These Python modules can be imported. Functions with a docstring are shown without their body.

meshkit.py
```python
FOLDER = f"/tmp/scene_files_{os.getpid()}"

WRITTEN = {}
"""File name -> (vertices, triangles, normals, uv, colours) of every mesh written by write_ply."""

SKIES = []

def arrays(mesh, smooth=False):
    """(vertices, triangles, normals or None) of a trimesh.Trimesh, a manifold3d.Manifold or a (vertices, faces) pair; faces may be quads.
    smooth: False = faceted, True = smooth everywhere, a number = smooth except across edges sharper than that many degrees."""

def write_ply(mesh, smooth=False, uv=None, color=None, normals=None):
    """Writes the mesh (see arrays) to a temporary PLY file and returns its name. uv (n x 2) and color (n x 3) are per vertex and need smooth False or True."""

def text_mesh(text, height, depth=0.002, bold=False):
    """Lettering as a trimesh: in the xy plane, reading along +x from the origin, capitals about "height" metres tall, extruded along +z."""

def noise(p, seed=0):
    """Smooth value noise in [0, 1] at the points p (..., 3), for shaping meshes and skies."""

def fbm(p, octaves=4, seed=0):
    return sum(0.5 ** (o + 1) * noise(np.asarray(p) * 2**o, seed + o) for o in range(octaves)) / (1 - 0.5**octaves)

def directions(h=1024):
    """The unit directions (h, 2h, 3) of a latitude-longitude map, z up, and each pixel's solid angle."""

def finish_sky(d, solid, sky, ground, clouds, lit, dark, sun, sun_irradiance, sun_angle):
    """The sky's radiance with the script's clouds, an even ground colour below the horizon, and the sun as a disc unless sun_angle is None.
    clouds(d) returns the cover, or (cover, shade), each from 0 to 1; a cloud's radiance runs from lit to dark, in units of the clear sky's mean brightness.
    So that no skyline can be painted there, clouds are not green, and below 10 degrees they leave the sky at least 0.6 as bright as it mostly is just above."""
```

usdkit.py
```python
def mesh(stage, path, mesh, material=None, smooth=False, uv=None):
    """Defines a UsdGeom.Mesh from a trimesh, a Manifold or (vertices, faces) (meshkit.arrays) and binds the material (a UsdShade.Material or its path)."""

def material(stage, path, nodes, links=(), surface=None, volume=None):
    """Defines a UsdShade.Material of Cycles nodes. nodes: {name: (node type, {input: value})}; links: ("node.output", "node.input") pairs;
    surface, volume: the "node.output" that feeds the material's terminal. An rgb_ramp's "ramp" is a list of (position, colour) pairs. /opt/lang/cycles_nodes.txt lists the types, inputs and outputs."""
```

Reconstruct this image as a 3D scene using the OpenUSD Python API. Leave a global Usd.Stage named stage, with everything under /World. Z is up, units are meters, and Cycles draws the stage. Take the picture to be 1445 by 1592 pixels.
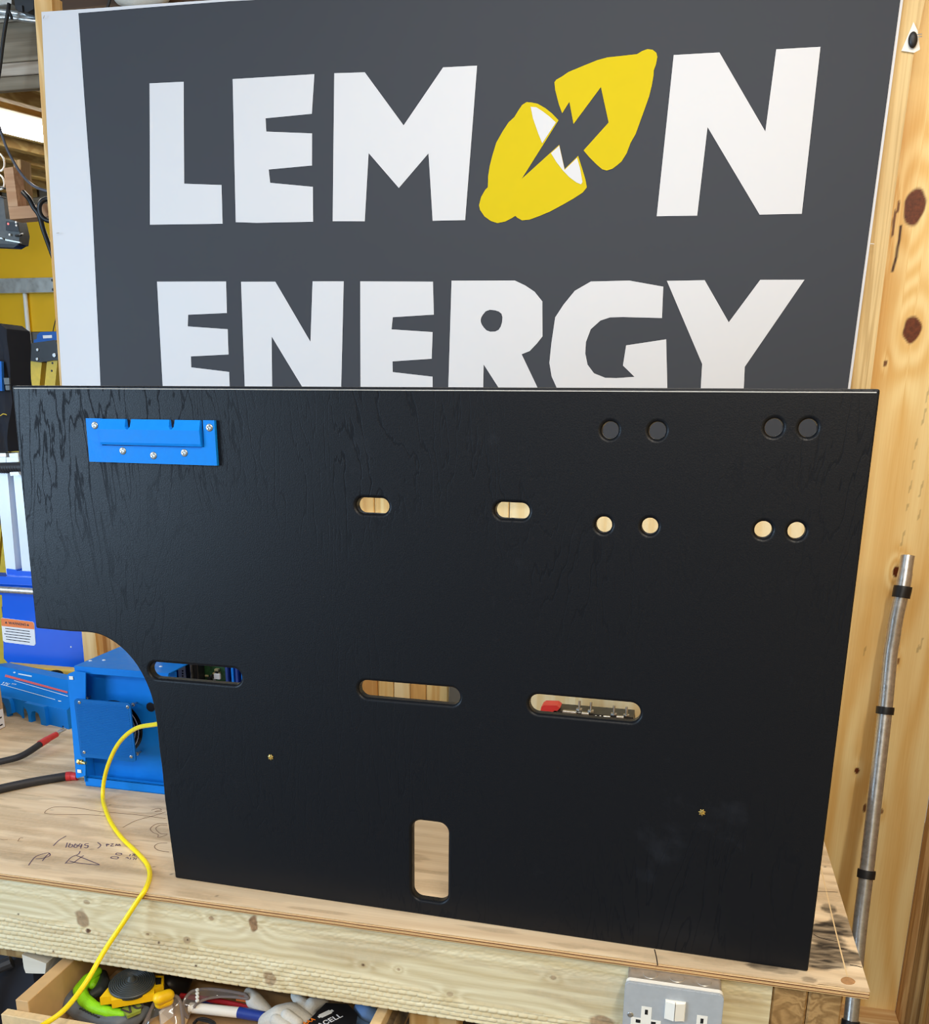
import math, random
import numpy as np, trimesh, manifold3d as m3
from shapely.geometry import Polygon, Point, LineString
from shapely import affinity
from pxr import Usd, UsdGeom, UsdLux, UsdShade, Gf, Sdf, Vt
import usdkit, meshkit

random.seed(7); RNG = np.random.default_rng(7)
stage = Usd.Stage.CreateInMemory()
UsdGeom.SetStageUpAxis(stage, 'Z'); UsdGeom.SetStageMetersPerUnit(stage, 1.0)
UsdGeom.Xform.Define(stage, '/World')
def s(r, g, b):
    c = np.array([r, g, b]) / 255.0
    return tuple(np.where(c <= .04045, c / 12.92, ((c + .055) / 1.055) ** 2.4))

# ------------------------------------------------------------------ camera
EYE = np.array([-.3189, -1.2962, 1.7311])
YAW, PITCH, ROLL = -.2283, .2768, .0087
FPX, CX, CY = 1444.15, 722.5, 1038.5
def basis():
    cy, sy, cp, sp = math.cos(YAW), math.sin(YAW), math.cos(PITCH), math.sin(PITCH)
    f = np.array([sy * cp, cy * cp, -sp]); r = np.array([cy, -sy, 0]); u = np.cross(r, f)
    cr, sr = math.cos(ROLL), math.sin(ROLL)
    return np.array([r * cr + u * sr, -r * sr + u * cr, f])
BAS = basis()
cam = UsdGeom.Camera.Define(stage, '/World/camera')
mat4 = Gf.Matrix4d(*BAS[0], 0, *BAS[1], 0, *(-BAS[2]), 0, *EYE, 1)
cam.AddTransformOp().Set(mat4)
cam.CreateHorizontalApertureAttr(36.0); cam.CreateVerticalApertureAttr(36.0 * 1592 / 1445)
cam.CreateFocalLengthAttr(36.0 * FPX / 1445)
cam.CreateVerticalApertureOffsetAttr(36.0 * (CY - 796) / 1445)
cam.CreateClippingRangeAttr((0.02, 200.0))
cam.CreateExposureAttr(0.0)

# ------------------------------------------------------------------ lights
def rect_light(name, pos, target, w, h, color, power, spread=None):
    L = UsdLux.RectLight.Define(stage, '/World/' + name)
    d = np.array(target, float) - pos; d /= np.linalg.norm(d)
    up = np.array([0, 0, 1.]) if abs(d[2]) < .95 else np.array([0, 1., 0])
    x = np.cross(d, up); x /= np.linalg.norm(x); y = np.cross(x, d)
    L.AddTransformOp().Set(Gf.Matrix4d(*x, 0, *y, 0, *(-d), 0, *map(float, pos), 1))
    L.CreateWidthAttr(w); L.CreateHeightAttr(h); L.CreateColorAttr(Gf.Vec3f(*color)); L.CreateIntensityAttr(power)
# open workshop door behind the camera on the left: cool daylight
rect_light('door_daylight', (-4.1, -2.4, 1.95), (-1.2, .3, 1.45), 1.8, 2.0, (.52, .75, 1.0), 12)
# ceiling battens over and behind the bench, the last an added fill
rect_light('batten_light', (-.35, .12, 3.02), (-.35, .14, .9), 1.5, .10, (1.0, .95, .88), 32)
rect_light('batten_light_001', (-.75, -2.7, 2.95), (-.5, .5, 1.2), 1.4, .10, (1.0, .95, .88), 42)
rect_light('batten_light_003', (.14, -1.75, 2.95), (.14, -1.70, 0), .10, 1.6, (1.0, .94, .83), 84)  # unseen lamp added to fill the plywood on the right
dome = UsdLux.DomeLight.Define(stage, '/World/dome'); dome.CreateColorAttr(Gf.Vec3f(.92, .96, 1.0)); dome.CreateIntensityAttr(.12)

# ------------------------------------------------------------------ helpers
def ray(x, y):
    return np.array([(x - CX) / FPX, -(y - CY) / FPX, 1.]) @ BAS
def aty(x, y, Y):
    d = ray(x, y); return EYE + d * (Y - EYE[1]) / d[1]
def atz(x, y, z):
    d = ray(x, y); return EYE + d * (z - EYE[2]) / d[2]
def atp(x, y, o, n):
    d = ray(x, y); return EYE + d * np.dot(np.asarray(o) - EYE, n) / np.dot(d, n)
used = {}
def numbered(path):
    k = used.get(path, 0); used[path] = k + 1
    return path if k == 0 else '%s_%03d' % (path, k)
class Node:
    def __init__(self, prim, loc, path): self.prim, self.loc, self.path = prim, np.array(loc, float), path
def tag(n, label=None, cat=None, group=None, kind=None):
    for k, v in (('label', label), ('category', cat), ('group', group), ('kind', kind)):
        if v: n.prim.SetCustomDataByKey(k, v)
    return n
def thing(name, label, cat, loc, group=None, kind=None):
    p = numbered('/World/' + name); x = UsdGeom.Xform.Define(stage, p); x.AddTranslateOp().Set(Gf.Vec3d(*map(float, loc)))
    return tag(Node(x.GetPrim(), loc, p), label, cat, group, kind)
def vf(mesh):
    if isinstance(mesh, (list,)): mesh = join(mesh)
    if hasattr(mesh, 'to_mesh'):
        q = mesh.to_mesh(); return trimesh.Trimesh(np.array(q.vert_properties[:, :3]), np.array(q.tri_verts), process=False)
    return mesh
def join(ms): return trimesh.util.concatenate([vf(m) for m in ms])
def obj(name, mesh, mat, parent=None, label=None, cat=None, smooth=35, group=None, kind=None, attr=None):
    mesh = vf(mesh); base = parent.path if parent else '/World'
    p = numbered(base + '/' + name)
    loc = parent.loc if parent else np.zeros(3)
    m2 = mesh.copy(); m2.apply_translation(-loc)
    if attr is not None: smooth = True
    g = usdkit.mesh(stage, p, m2, mat, smooth=smooth)
    if attr is not None:
        UsdGeom.PrimvarsAPI(g).CreatePrimvar('fld', Sdf.ValueTypeNames.Color3fArray, 'vertex').Set(Vt.Vec3fArray.FromNumpy(attr.astype(np.float32)))
    return tag(Node(g.GetPrim(), loc, p), label, cat, group, kind)
def solo(name, mesh, mat, label, cat, **k): return obj(name, mesh, mat, None, label, cat, **k)

def hull(pts): return trimesh.convex.convex_hull(np.asarray(pts, float))
def box(lo, hi, b=.0015):
    lo, hi = np.minimum(lo, hi).astype(float), np.maximum(lo, hi).astype(float); b = min(b, *(hi - lo) * .45)
    if b <= 0: return trimesh.creation.box(bounds=[lo, hi])
    pts = []
    for sx in (0, 1):
        for sy in (0, 1):
            for sz in (0, 1):
                c = np.array([(lo, hi)[sx][0], (lo, hi)[sy][1], (lo, hi)[sz][2]]); d = np.array([1 - 2 * sx, 1 - 2 * sy, 1 - 2 * sz]) * b
                for k in range(3):
                    q = c.copy(); e = [i for i in range(3) if i != k]; q[e] += d[e]; pts.append(q)
    return hull(pts)
def frame(m, o, X, Y, Z):
    T = np.eye(4); T[:3, 0], T[:3, 1], T[:3, 2], T[:3, 3] = X, Y, Z, o
    m = vf(m).copy(); m.apply_transform(T)
    return m
def unit(v): v = np.asarray(v, float); return v / np.linalg.norm(v)
def bar(a, b, w, h, up=(0, 0, 1), bev=.001):
    """a timber or strap from a to b, w wide (sideways), h high (along up)"""
    a, b = np.asarray(a, float), np.asarray(b, float); X = unit(b - a); Y = unit(np.cross(up, X)); Z = np.cross(X, Y)
    L = np.linalg.norm(b - a)
    return frame(box((0, -w / 2, -h / 2), (L, w / 2, h / 2), bev), a, X, Y, Z)
def smoothpath(P, n):
    P = np.asarray(P, float); m = len(P); out = []
    t = np.linspace(0, m - 1, n)
    for u in t:
        i = min(int(u), m - 2); f = u - i
        p0, p1, p2, p3 = P[max(i - 1, 0)], P[i], P[i + 1], P[min(i + 2, m - 1)]
        out.append(.5 * (2 * p1 + (p2 - p0) * f + (2 * p0 - 5 * p1 + 4 * p2 - p3) * f * f + (3 * p1 - p0 - 3 * p2 + p3) * f ** 3))
    return np.array(out)
def tube(P, r, n=12, cap=True):
    P = np.asarray(P, float); k = len(P); r = np.broadcast_to(np.asarray(r, float), (k,))
    T = np.gradient(P, axis=0); T /= np.linalg.norm(T, axis=1)[:, None]
    u = np.cross(T[0], [0, 0, 1] if abs(T[0][2]) < .9 else [1, 0, 0]); u /= np.linalg.norm(u)
    V, a = [], np.linspace(0, 2 * np.pi, n, endpoint=False)
    for i in range(k):
        u = u - T[i] * np.dot(u, T[i]); u /= np.linalg.norm(u); w = np.cross(T[i], u)
        V.append(P[i] + r[i] * (np.cos(a)[:, None] * u + np.sin(a)[:, None] * w))
    V = np.vstack(V); F = []
    for i in range(k - 1):
        for j in range(n):
            q, e = i * n + j, i * n + (j + 1) % n
            F += [[q, e, e + n], [q, e + n, q + n]]
    if cap:
        V = np.vstack([V, P[0], P[-1]]); c0, c1 = len(V) - 2, len(V) - 1
        for j in range(n): F += [[c0, (j + 1) % n, j], [c1, (k - 1) * n + j, (k - 1) * n + (j + 1) % n]]
    return trimesh.Trimesh(V, F, process=False)
def cable(P, r, n=60, sides=12): return tube(smoothpath(P, n), r, sides)
def lathe(prof, o, axis, n=32):
    """prof: (radius, height) from bottom to top along axis"""
    prof = np.asarray(prof, float); a = np.linspace(0, 2 * np.pi, n, endpoint=False); Z = unit(axis)
    X = unit(np.cross(Z, [0, 0, 1] if abs(Z[2]) < .9 else [1, 0, 0])); Y = np.cross(Z, X); V = []
    for r, h in prof: V.append(np.asarray(o) + Z * h + r * (np.cos(a)[:, None] * X + np.sin(a)[:, None] * Y))
    k = len(prof); V = np.vstack(V); F = []
    for i in range(k - 1):
        for j in range(n):
            q, e = i * n + j, i * n + (j + 1) % n
            F += [[q, e, e + n], [q, e + n, q + n]]
    V = np.vstack([V, np.asarray(o) + Z * prof[0][1], np.asarray(o) + Z * prof[-1][1]])
    for j in range(n): F += [[len(V) - 2, (j + 1) % n, j], [len(V) - 1, (k - 1) * n + j, (k - 1) * n + (j + 1) % n]]
    return trimesh.Trimesh(V, F, process=False)
def disc(o, axis, r, h, n=24, b=.0008):
    return lathe([(r, 0), (r, h - b), (r - b, h)], o, axis, n)
def prism(poly, thick, o=(0, 0, 0), X=(1, 0, 0), Y=(0, 1, 0), Z=(0, 0, 1)):
    """polygon in the X, Y plane at o, thick along Z"""
    if not isinstance(poly, Polygon) and not hasattr(poly, 'geoms'): poly = Polygon(poly)
    ms = [trimesh.creation.extrude_polygon(g, thick, engine='earcut') for g in getattr(poly, 'geoms', [poly])]
    return frame(join(ms), o, np.array(X, float), np.array(Y, float), np.array(Z, float))
def slab(px, Y, thick):
    """a sheet of the given thickness standing across the view with its face at depth Y; px: its corners as seen"""
    q = [aty(x, y, Y)[[0, 2]] for x, y in px]
    return prism(Polygon(q).buffer(0), thick, (0, Y + thick, 0), (1, 0, 0), (0, 0, 1), (0, -1, 0))
def sub(m, n=1):
    for _ in range(n): m = m.subdivide()
    return m
def chain(pts, rads):
    """one smooth lump: hulls of spheres along a chain"""
    sp = [m3.Manifold.sphere(r, 14).translate(list(map(float, p))) for p, r in zip(pts, rads)]
    return m3.Manifold.batch_boolean([m3.Manifold.batch_hull([a, b]) for a, b in zip(sp[:-1], sp[1:])], m3.OpType.Add)
def melt(manis, edge=.006, it=8):
    m = vf(m3.Manifold.batch_boolean(manis, m3.OpType.Add).refine_to_length(edge)); m.merge_vertices()
    trimesh.smoothing.filter_taubin(m, iterations=it); return m
def torus(o, axis, R, r, n=40, k=8):
    Z = unit(axis); X = unit(np.cross(Z, [0, 0, 1] if abs(Z[2]) < .9 else [1, 0, 0])); Y = np.cross(Z, X)
    a = np.linspace(0, 2 * np.pi, n + 1); return tube(np.asarray(o) + R * (np.cos(a)[:, None] * X + np.sin(a)[:, None] * Y), r, k, False)
def text_on(txt, h, o, X, N, depth=.0003, bold=True, stretch=1.0, slant=0.0, center=True):
    m = meshkit.text_mesh(txt, h, depth, bold); v = m.vertices.copy(); v[:, 0] = v[:, 0] * stretch + v[:, 1] * slant
    if center: v[:, 0] -= (v[:, 0].min() + v[:, 0].max()) / 2; v[:, 1] -= h / 2
    m.vertices = v; X, N = unit(X), unit(N)
    return frame(m, o, X, np.cross(N, X), N)
def densify(pts, step):
    out = []
    for a, b in zip(pts, np.roll(pts, -1, axis=0)):
        n = max(1, int(np.linalg.norm(b - a) / step)); out += [a + (b - a) * k / n for k in range(n)]
    return np.array(out)
def chaikin(P, n=2, closed=True):
    P = np.asarray(P, float)
    for _ in range(n):
        Q = np.roll(P, -1, axis=0); P = np.stack([.75 * P + .25 * Q, .25 * P + .75 * Q], 1).reshape(-1, 2)
    return P

# ------------------------------------------------------------------ materials
def M(name, nodes, links, surface='p.BSDF'): return usdkit.material(stage, '/World/Looks/' + name, nodes, links, surface=surface)
def plain(name, col, rough=.5, metal=0, var=.08, scale=40, bump=0.0, coat=0, spec=.5, bscale=200):
    a = tuple(c * (1 - var) for c in col); b = tuple(min(1, c * (1 + var)) for c in col)
    nodes = {'g': ('geometry', {}), 'n': ('noise_texture', {'scale': scale, 'detail': 4}), 'r': ('rgb_ramp', {'ramp': [(.25, a), (.75, b)]}),
             'q': ('map_range', {'from_min': .3, 'from_max': .7, 'to_min': max(.02, rough - .06), 'to_max': rough + .06}),
             'p': ('principled_bsdf', {'metallic': metal, 'coat_weight': coat, 'coat_roughness': .12, 'specular_ior_level': spec})}
    links = [('g.position', 'n.vector'), ('n.fac', 'r.fac'), ('r.color', 'p.base_color'), ('n.fac', 'q.value'), ('q.result', 'p.roughness')]
    if bump:
        nodes['n2'] = ('noise_texture', {'scale': bscale, 'detail': 3}); nodes['b'] = ('bump', {'strength': bump, 'distance': .001})
        links += [('g.position', 'n2.vector'), ('n2.fac', 'b.height'), ('b.normal', 'p.normal')]
    return M(name, nodes, links)
def wood(name, light, dark, axis='x', across=14, along=.9, fine=.5, rough=.62, bump=.25, extra=None, seed=0.0, knot=.5):
    """sawn softwood: growth bands drawn out along the grain, fine fibre lines, a few knots"""
    k = 'xyz'.index(axis); sc = [across] * 3; sc[k] = along; fs = [260.] * 3; fs[k] = 5.; ks = [9.] * 3; ks[k] = 3.0
    mid = tuple((a + b) / 2 for a, b in zip(light, dark))
    nodes = {'g': ('geometry', {}), 'm': ('mapping', {'scale': sc, 'location': (seed, seed * 1.7, seed * .6)}), 'mf': ('mapping', {'scale': fs}),
             'mk': ('mapping', {'scale': ks, 'location': (seed * 2, seed, seed)}),
             'n': ('noise_texture', {'scale': 1.0, 'detail': 3, 'distortion': .6}), 'w': ('math', {'math_type': 'multiply', 'value2': 34.0}), 'sn': ('math', {'math_type': 'sine'}),
             'wr': ('map_range', {'from_min': -1, 'from_max': 1, 'to_min': 0, 'to_max': 1}),
             'f': ('noise_texture', {'scale': 1.0, 'detail': 2}), 'big': ('noise_texture', {'scale': 3.2, 'detail': 2}),
             'mx': ('math', {'math_type': 'multiply_add', 'value2': .45, 'value3': .0}), 'ad': ('math', {'math_type': 'add'}), 'ad2': ('math', {'math_type': 'multiply_add', 'value2': fine * .5}),
             'r': ('rgb_ramp', {'ramp': [(.25, light), (.6, mid), (.95, dark)]}),
             'v': ('voronoi_texture', {'scale': 1.0, 'randomness': 1.0}), 'kr': ('rgb_ramp', {'ramp': [(0, (1, 1, 1)), (.07, (1, 1, 1)), (.13, (0, 0, 0)), (1, (0, 0, 0))]}),
             'km': ('math', {'math_type': 'multiply', 'value2': knot}),
             'kc': ('mix', {'color2': tuple(c * .38 for c in dark)}),
             'b': ('bump', {'strength': bump, 'distance': .0012}), 'p': ('principled_bsdf', {'roughness': rough, 'specular_ior_level': .3})}
    links = [('g.position', 'm.vector'), ('g.position', 'mf.vector'), ('g.position', 'mk.vector'), ('m.vector', 'n.vector'), ('mf.vector', 'f.vector'), ('g.position', 'big.vector'), ('mk.vector', 'v.vector'),
             ('n.fac', 'w.value1'), ('w.value', 'sn.value1'), ('sn.value', 'wr.value'), ('wr.result', 'mx.value1'), ('big.fac', 'mx.value3'),
             ('f.fac', 'ad2.value1'), ('mx.value', 'ad2.value3'), ('ad2.value', 'ad.value1'),
             ('v.distance', 'kr.fac'), ('kr.color', 'km.value1'), ('km.value', 'kc.fac'), ('r.color', 'kc.color1'), ('kc.result' if False else 'kc.color', 'p.base_color'),
             ('ad2.value', 'b.height'), ('b.normal', 'p.normal')]
    nodes['ad'] = ('math', {'math_type': 'add', 'value2': -.12}); links.append(('ad.value', 'r.fac'))
    if extra: extra(nodes, links)
    return M(name, nodes, links)
def fieldwood(name, light, dark, knotcol, axis='z', rough=.5, fine=.35, ringamt=.5, bump=.15, dirt=(.03, .03, .03)):
    """board whose growth rings, knots and stains come from a field worked out per vertex (r: ring phase, g: knot, b: stain)"""
    k = 'xyz'.index(axis); fs = [300.] * 3; fs[k] = 6.; ms = [40.] * 3; ms[k] = 3.
    nodes = {'a': ('attribute', {'attribute': 'fld'}), 'sc': ('separate_color', {}), 'g': ('geometry', {}), 'mf': ('mapping', {'scale': fs}), 'mm': ('mapping', {'scale': ms}),
             'f': ('noise_texture', {'scale': 1.0, 'detail': 3}), 'mid': ('noise_texture', {'scale': 1.0, 'detail': 4, 'distortion': .4}),
             'm1': ('math', {'math_type': 'multiply', 'value2': 2 * math.pi}), 'sn': ('math', {'math_type': 'sine'}),
             'rr': ('map_range', {'from_min': -1, 'from_max': 1, 'to_min': 0, 'to_max': ringamt}),
             'ff': ('math', {'math_type': 'multiply', 'value2': fine}), 'm2': ('math', {'math_type': 'multiply', 'value2': .55}), 's1': ('math', {'math_type': 'add'}), 's2': ('math', {'math_type': 'add'}),
             'r': ('rgb_ramp', {'ramp': [(.2, light), (.95, dark)]}),
             'kn': ('noise_texture', {'scale': 130, 'detail': 3}), 'kr': ('rgb_ramp', {'ramp': [(.3, knotcol), (.75, tuple(c * .45 for c in knotcol))]}),
             'kx': ('mix', {}), 'dx': ('mix', {'color2': dirt}), 'b': ('bump', {'strength': bump, 'distance': .001}), 'p': ('principled_bsdf', {'roughness': rough, 'specular_ior_level': .35})}
    links = [('a.color', 'sc.color'), ('g.position', 'mf.vector'), ('mf.vector', 'f.vector'), ('g.position', 'mm.vector'), ('mm.vector', 'mid.vector'), ('sc.r', 'm1.value1'), ('m1.value', 'sn.value1'), ('sn.value', 'rr.value'),
             ('f.fac', 'ff.value1'), ('mid.fac', 'm2.value1'), ('ff.value', 's1.value1'), ('m2.value', 's1.value2'), ('s1.value', 's2.value1'), ('rr.result', 's2.value2'), ('s2.value', 'r.fac'),
             ('g.position', 'kn.vector'), ('kn.fac', 'kr.fac'), ('sc.g', 'kx.fac'), ('r.color', 'kx.color1'), ('kr.color', 'kx.color2'),
             ('sc.b', 'dx.fac'), ('kx.color', 'dx.color1'), ('dx.color', 'p.base_color'), ('s1.value', 'b.height'), ('b.normal', 'p.normal')]
    return M(name, nodes, links)

PINE = wood('pine', s(236, 205, 150), s(205, 160, 96), 'z', knot=.5)
PINE_X = wood('pine_along', s(228, 200, 150), s(196, 152, 98), 'x', seed=2.2, knot=.4)
PINE_Y = wood('pine_joist', s(214, 186, 124), s(170, 134, 78), 'y', seed=3.1, knot=.6)
PINK = wood('planed_pine', s(214, 172, 134), s(186, 138, 100), 'x', seed=5.0, knot=.3)
OLD = wood('weathered_plank', s(164, 150, 128), s(112, 98, 78), 'x', seed=1.3, knot=.7, across=10)
OLD2 = wood('pale_plank', s(192, 178, 160), s(150, 132, 112), 'x', seed=4.1, knot=.6)
DARKW = wood('dark_plank', s(110, 84, 58), s(70, 50, 34), 'x', seed=6.1, knot=.7)
BOARDING = wood('roof_boarding', s(86, 70, 58), s(58, 46, 38), 'y', seed=7.7, knot=.2)
CLAD = wood('cladding', s(252, 232, 172), s(220, 176, 106), 'z', seed=8.4, knot=.8, across=18)
CLAD2 = wood('cladding_pale', s(255, 244, 206), s(240, 214, 158), 'z', seed=9.4, knot=.5, across=12)
CLAD3 = wood('cladding_warm', s(238, 200, 130), s(200, 146, 80), 'z', seed=10.9, knot=.9, across=16)
STUD = wood('stud_timber', s(206, 174, 120), s(158, 122, 76), 'z', seed=11.0, knot=.4, across=22)
BATT = wood('pale_batten', s(234, 206, 150), s(196, 164, 110), 'z', seed=14.2, knot=.5, across=30)
STUDR = wood('stud_red', s(220, 178, 118), s(176, 128, 74), 'z', seed=12.0, knot=.4, across=30)
ENDG = wood('end_grain', s(186, 150, 100), s(134, 102, 62), 'y', seed=13.0, knot=0, across=26, along=.4)
MDF = plain('mdf', s(196, 160, 112), .7, var=.05, scale=60)
MDFE = plain('mdf_edge', s(216, 188, 142), .75, var=.1, scale=120, bump=.3)
YELLOW = plain('yellow_paint', s(242, 188, 4), .42, var=.04, scale=4)
YLAD = plain('yellow_fibreglass', s(226, 192, 60), .45, var=.08, scale=60)
GREYP = plain('grey_panel', s(98, 98, 94), .6, var=.05, scale=3)
ALU = plain('aluminium', s(205, 206, 200), .38, .85, var=.06, scale=30)
WHITEP = plain('white_plastic', s(238, 236, 228), .4, var=.02)
BLACKP = plain('black_plastic', s(26, 27, 30), .42, var=.15)
BLACKR = plain('black_rubber', s(38, 38, 42), .55, var=.15, scale=200)
CLOTH = plain('black_cloth', s(24, 26, 36), .85, var=.25, scale=30, bump=.3, bscale=600)
BLUECL = plain('blue_cloth', s(30, 104, 190), .8, var=.15)
CHROME = plain('chrome', s(206, 206, 204), .3, .82, var=.04, scale=60)
STEEL = plain('steel', s(182, 180, 176), .36, .95, var=.1, scale=120)
BRASS = plain('brass', s(214, 190, 120), .3, .95, var=.1, scale=300)
RED = plain('red_plastic', s(216, 48, 44), .4, var=.06)
REDS = plain('red_shrink', s(200, 44, 48), .45, var=.08, scale=100)
VBLUE = plain('powder_blue', s(18, 126, 220), .42, var=.03, scale=60, bump=.12, bscale=900, spec=.15)
VBLUE2 = plain('blue_fan_cover', s(14, 98, 172), .5, var=.03, scale=60, spec=.15)
MBLUE = plain('machine_blue', s(8, 96, 226), .2, var=.03, scale=3, coat=.5)
BRK = plain('bracket_blue', s(14, 130, 228), .45, var=.03, scale=60, bump=.1, bscale=500, spec=.15)
DKBLUE = plain('dark_blue', s(14, 52, 130), .4, var=.05)
PALEB = plain('pale_blue_white', s(226, 236, 250), .25, var=.05, scale=6, coat=.4)
CARD = plain('cardboard', s(188, 152, 112), .85, var=.06, scale=50)
PAPER = plain('label_white', s(236, 236, 238), .5, var=.01)
ORANGE = plain('label_orange', s(240, 128, 62), .5, var=.02)
INK = plain('label_ink', s(58, 54, 60), .6, var=.02)
PINKS = plain('stripe_pink', s(222, 104, 110), .5, var=.02)
WINK = plain('print_white', s(224, 238, 250), .5, var=.02)
YCAB = plain('yellow_cable', s(248, 224, 20), .38, var=.03, scale=200)
LIME = plain('lime_foam', s(150, 226, 20), .55, var=.06, scale=160, bump=.3, bscale=500)
GREYG = plain('slate_plastic', s(98, 106, 116), .5, var=.05, scale=120, bump=.15, bscale=900)
DGREY = plain('charcoal_plastic', s(54, 58, 58), .5, var=.08)
OLIVE = plain('olive_print', s(140, 156, 62), .55, var=.04)
TYEL = plain('tool_yellow', s(248, 200, 18), .4, var=.03)
GLOVE = plain('white_knit', s(208, 206, 198), .85, var=.06, scale=300, bump=.5, bscale=500)
BLUEM = plain('marker_blue', s(36, 62, 150), .35, var=.03)
SOCK = plain('grey_metalclad', s(176, 182, 188), .5, .15, var=.05, scale=90, bump=.1, bscale=1200)
GALV = plain('galvanised', s(196, 190, 180), .4, .7, var=.1, scale=80)
LCONC = plain('floor_paint', s(120, 116, 110), .7, var=.1, scale=6)
PCB = plain('pcb_green', s(44, 96, 52), .45, var=.45, scale=220)
COMP = plain('component_tan', s(196, 180, 130), .45, var=.3, scale=300)
ORTXT = plain('orange_print', s(240, 130, 40), .5, var=.02)
BLUEG = plain('grey_blue_cloth', s(98, 130, 176), .8, var=.1)
DUSTY = plain('dusty_metal', s(84, 86, 86), .5, .3, var=.2, scale=60)
WHITER = wood('whitewashed_block', s(226, 220, 206), s(196, 186, 166), 'x', seed=3.9, knot=.3)

# ------------------------------------------------------------------ the setting
FZ, WY = .15, 1.0
def struct(name, mesh, mat, parent=None, **k): return obj(name, mesh, mat, parent, kind=None if parent else 'structure', **k)
fl = tag(thing('floor', 'grey workshop floor under the bench', None, (0, 0, FZ)), kind='structure')
obj('slab', box((-6, -3.6, FZ - .1), (.7, 4.2, FZ), 0), LCONC, fl)
wb = tag(thing('wall_back', 'timber back wall of plywood and boards behind the banner', None, (-.75, WY, FZ)), kind='structure')
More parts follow.
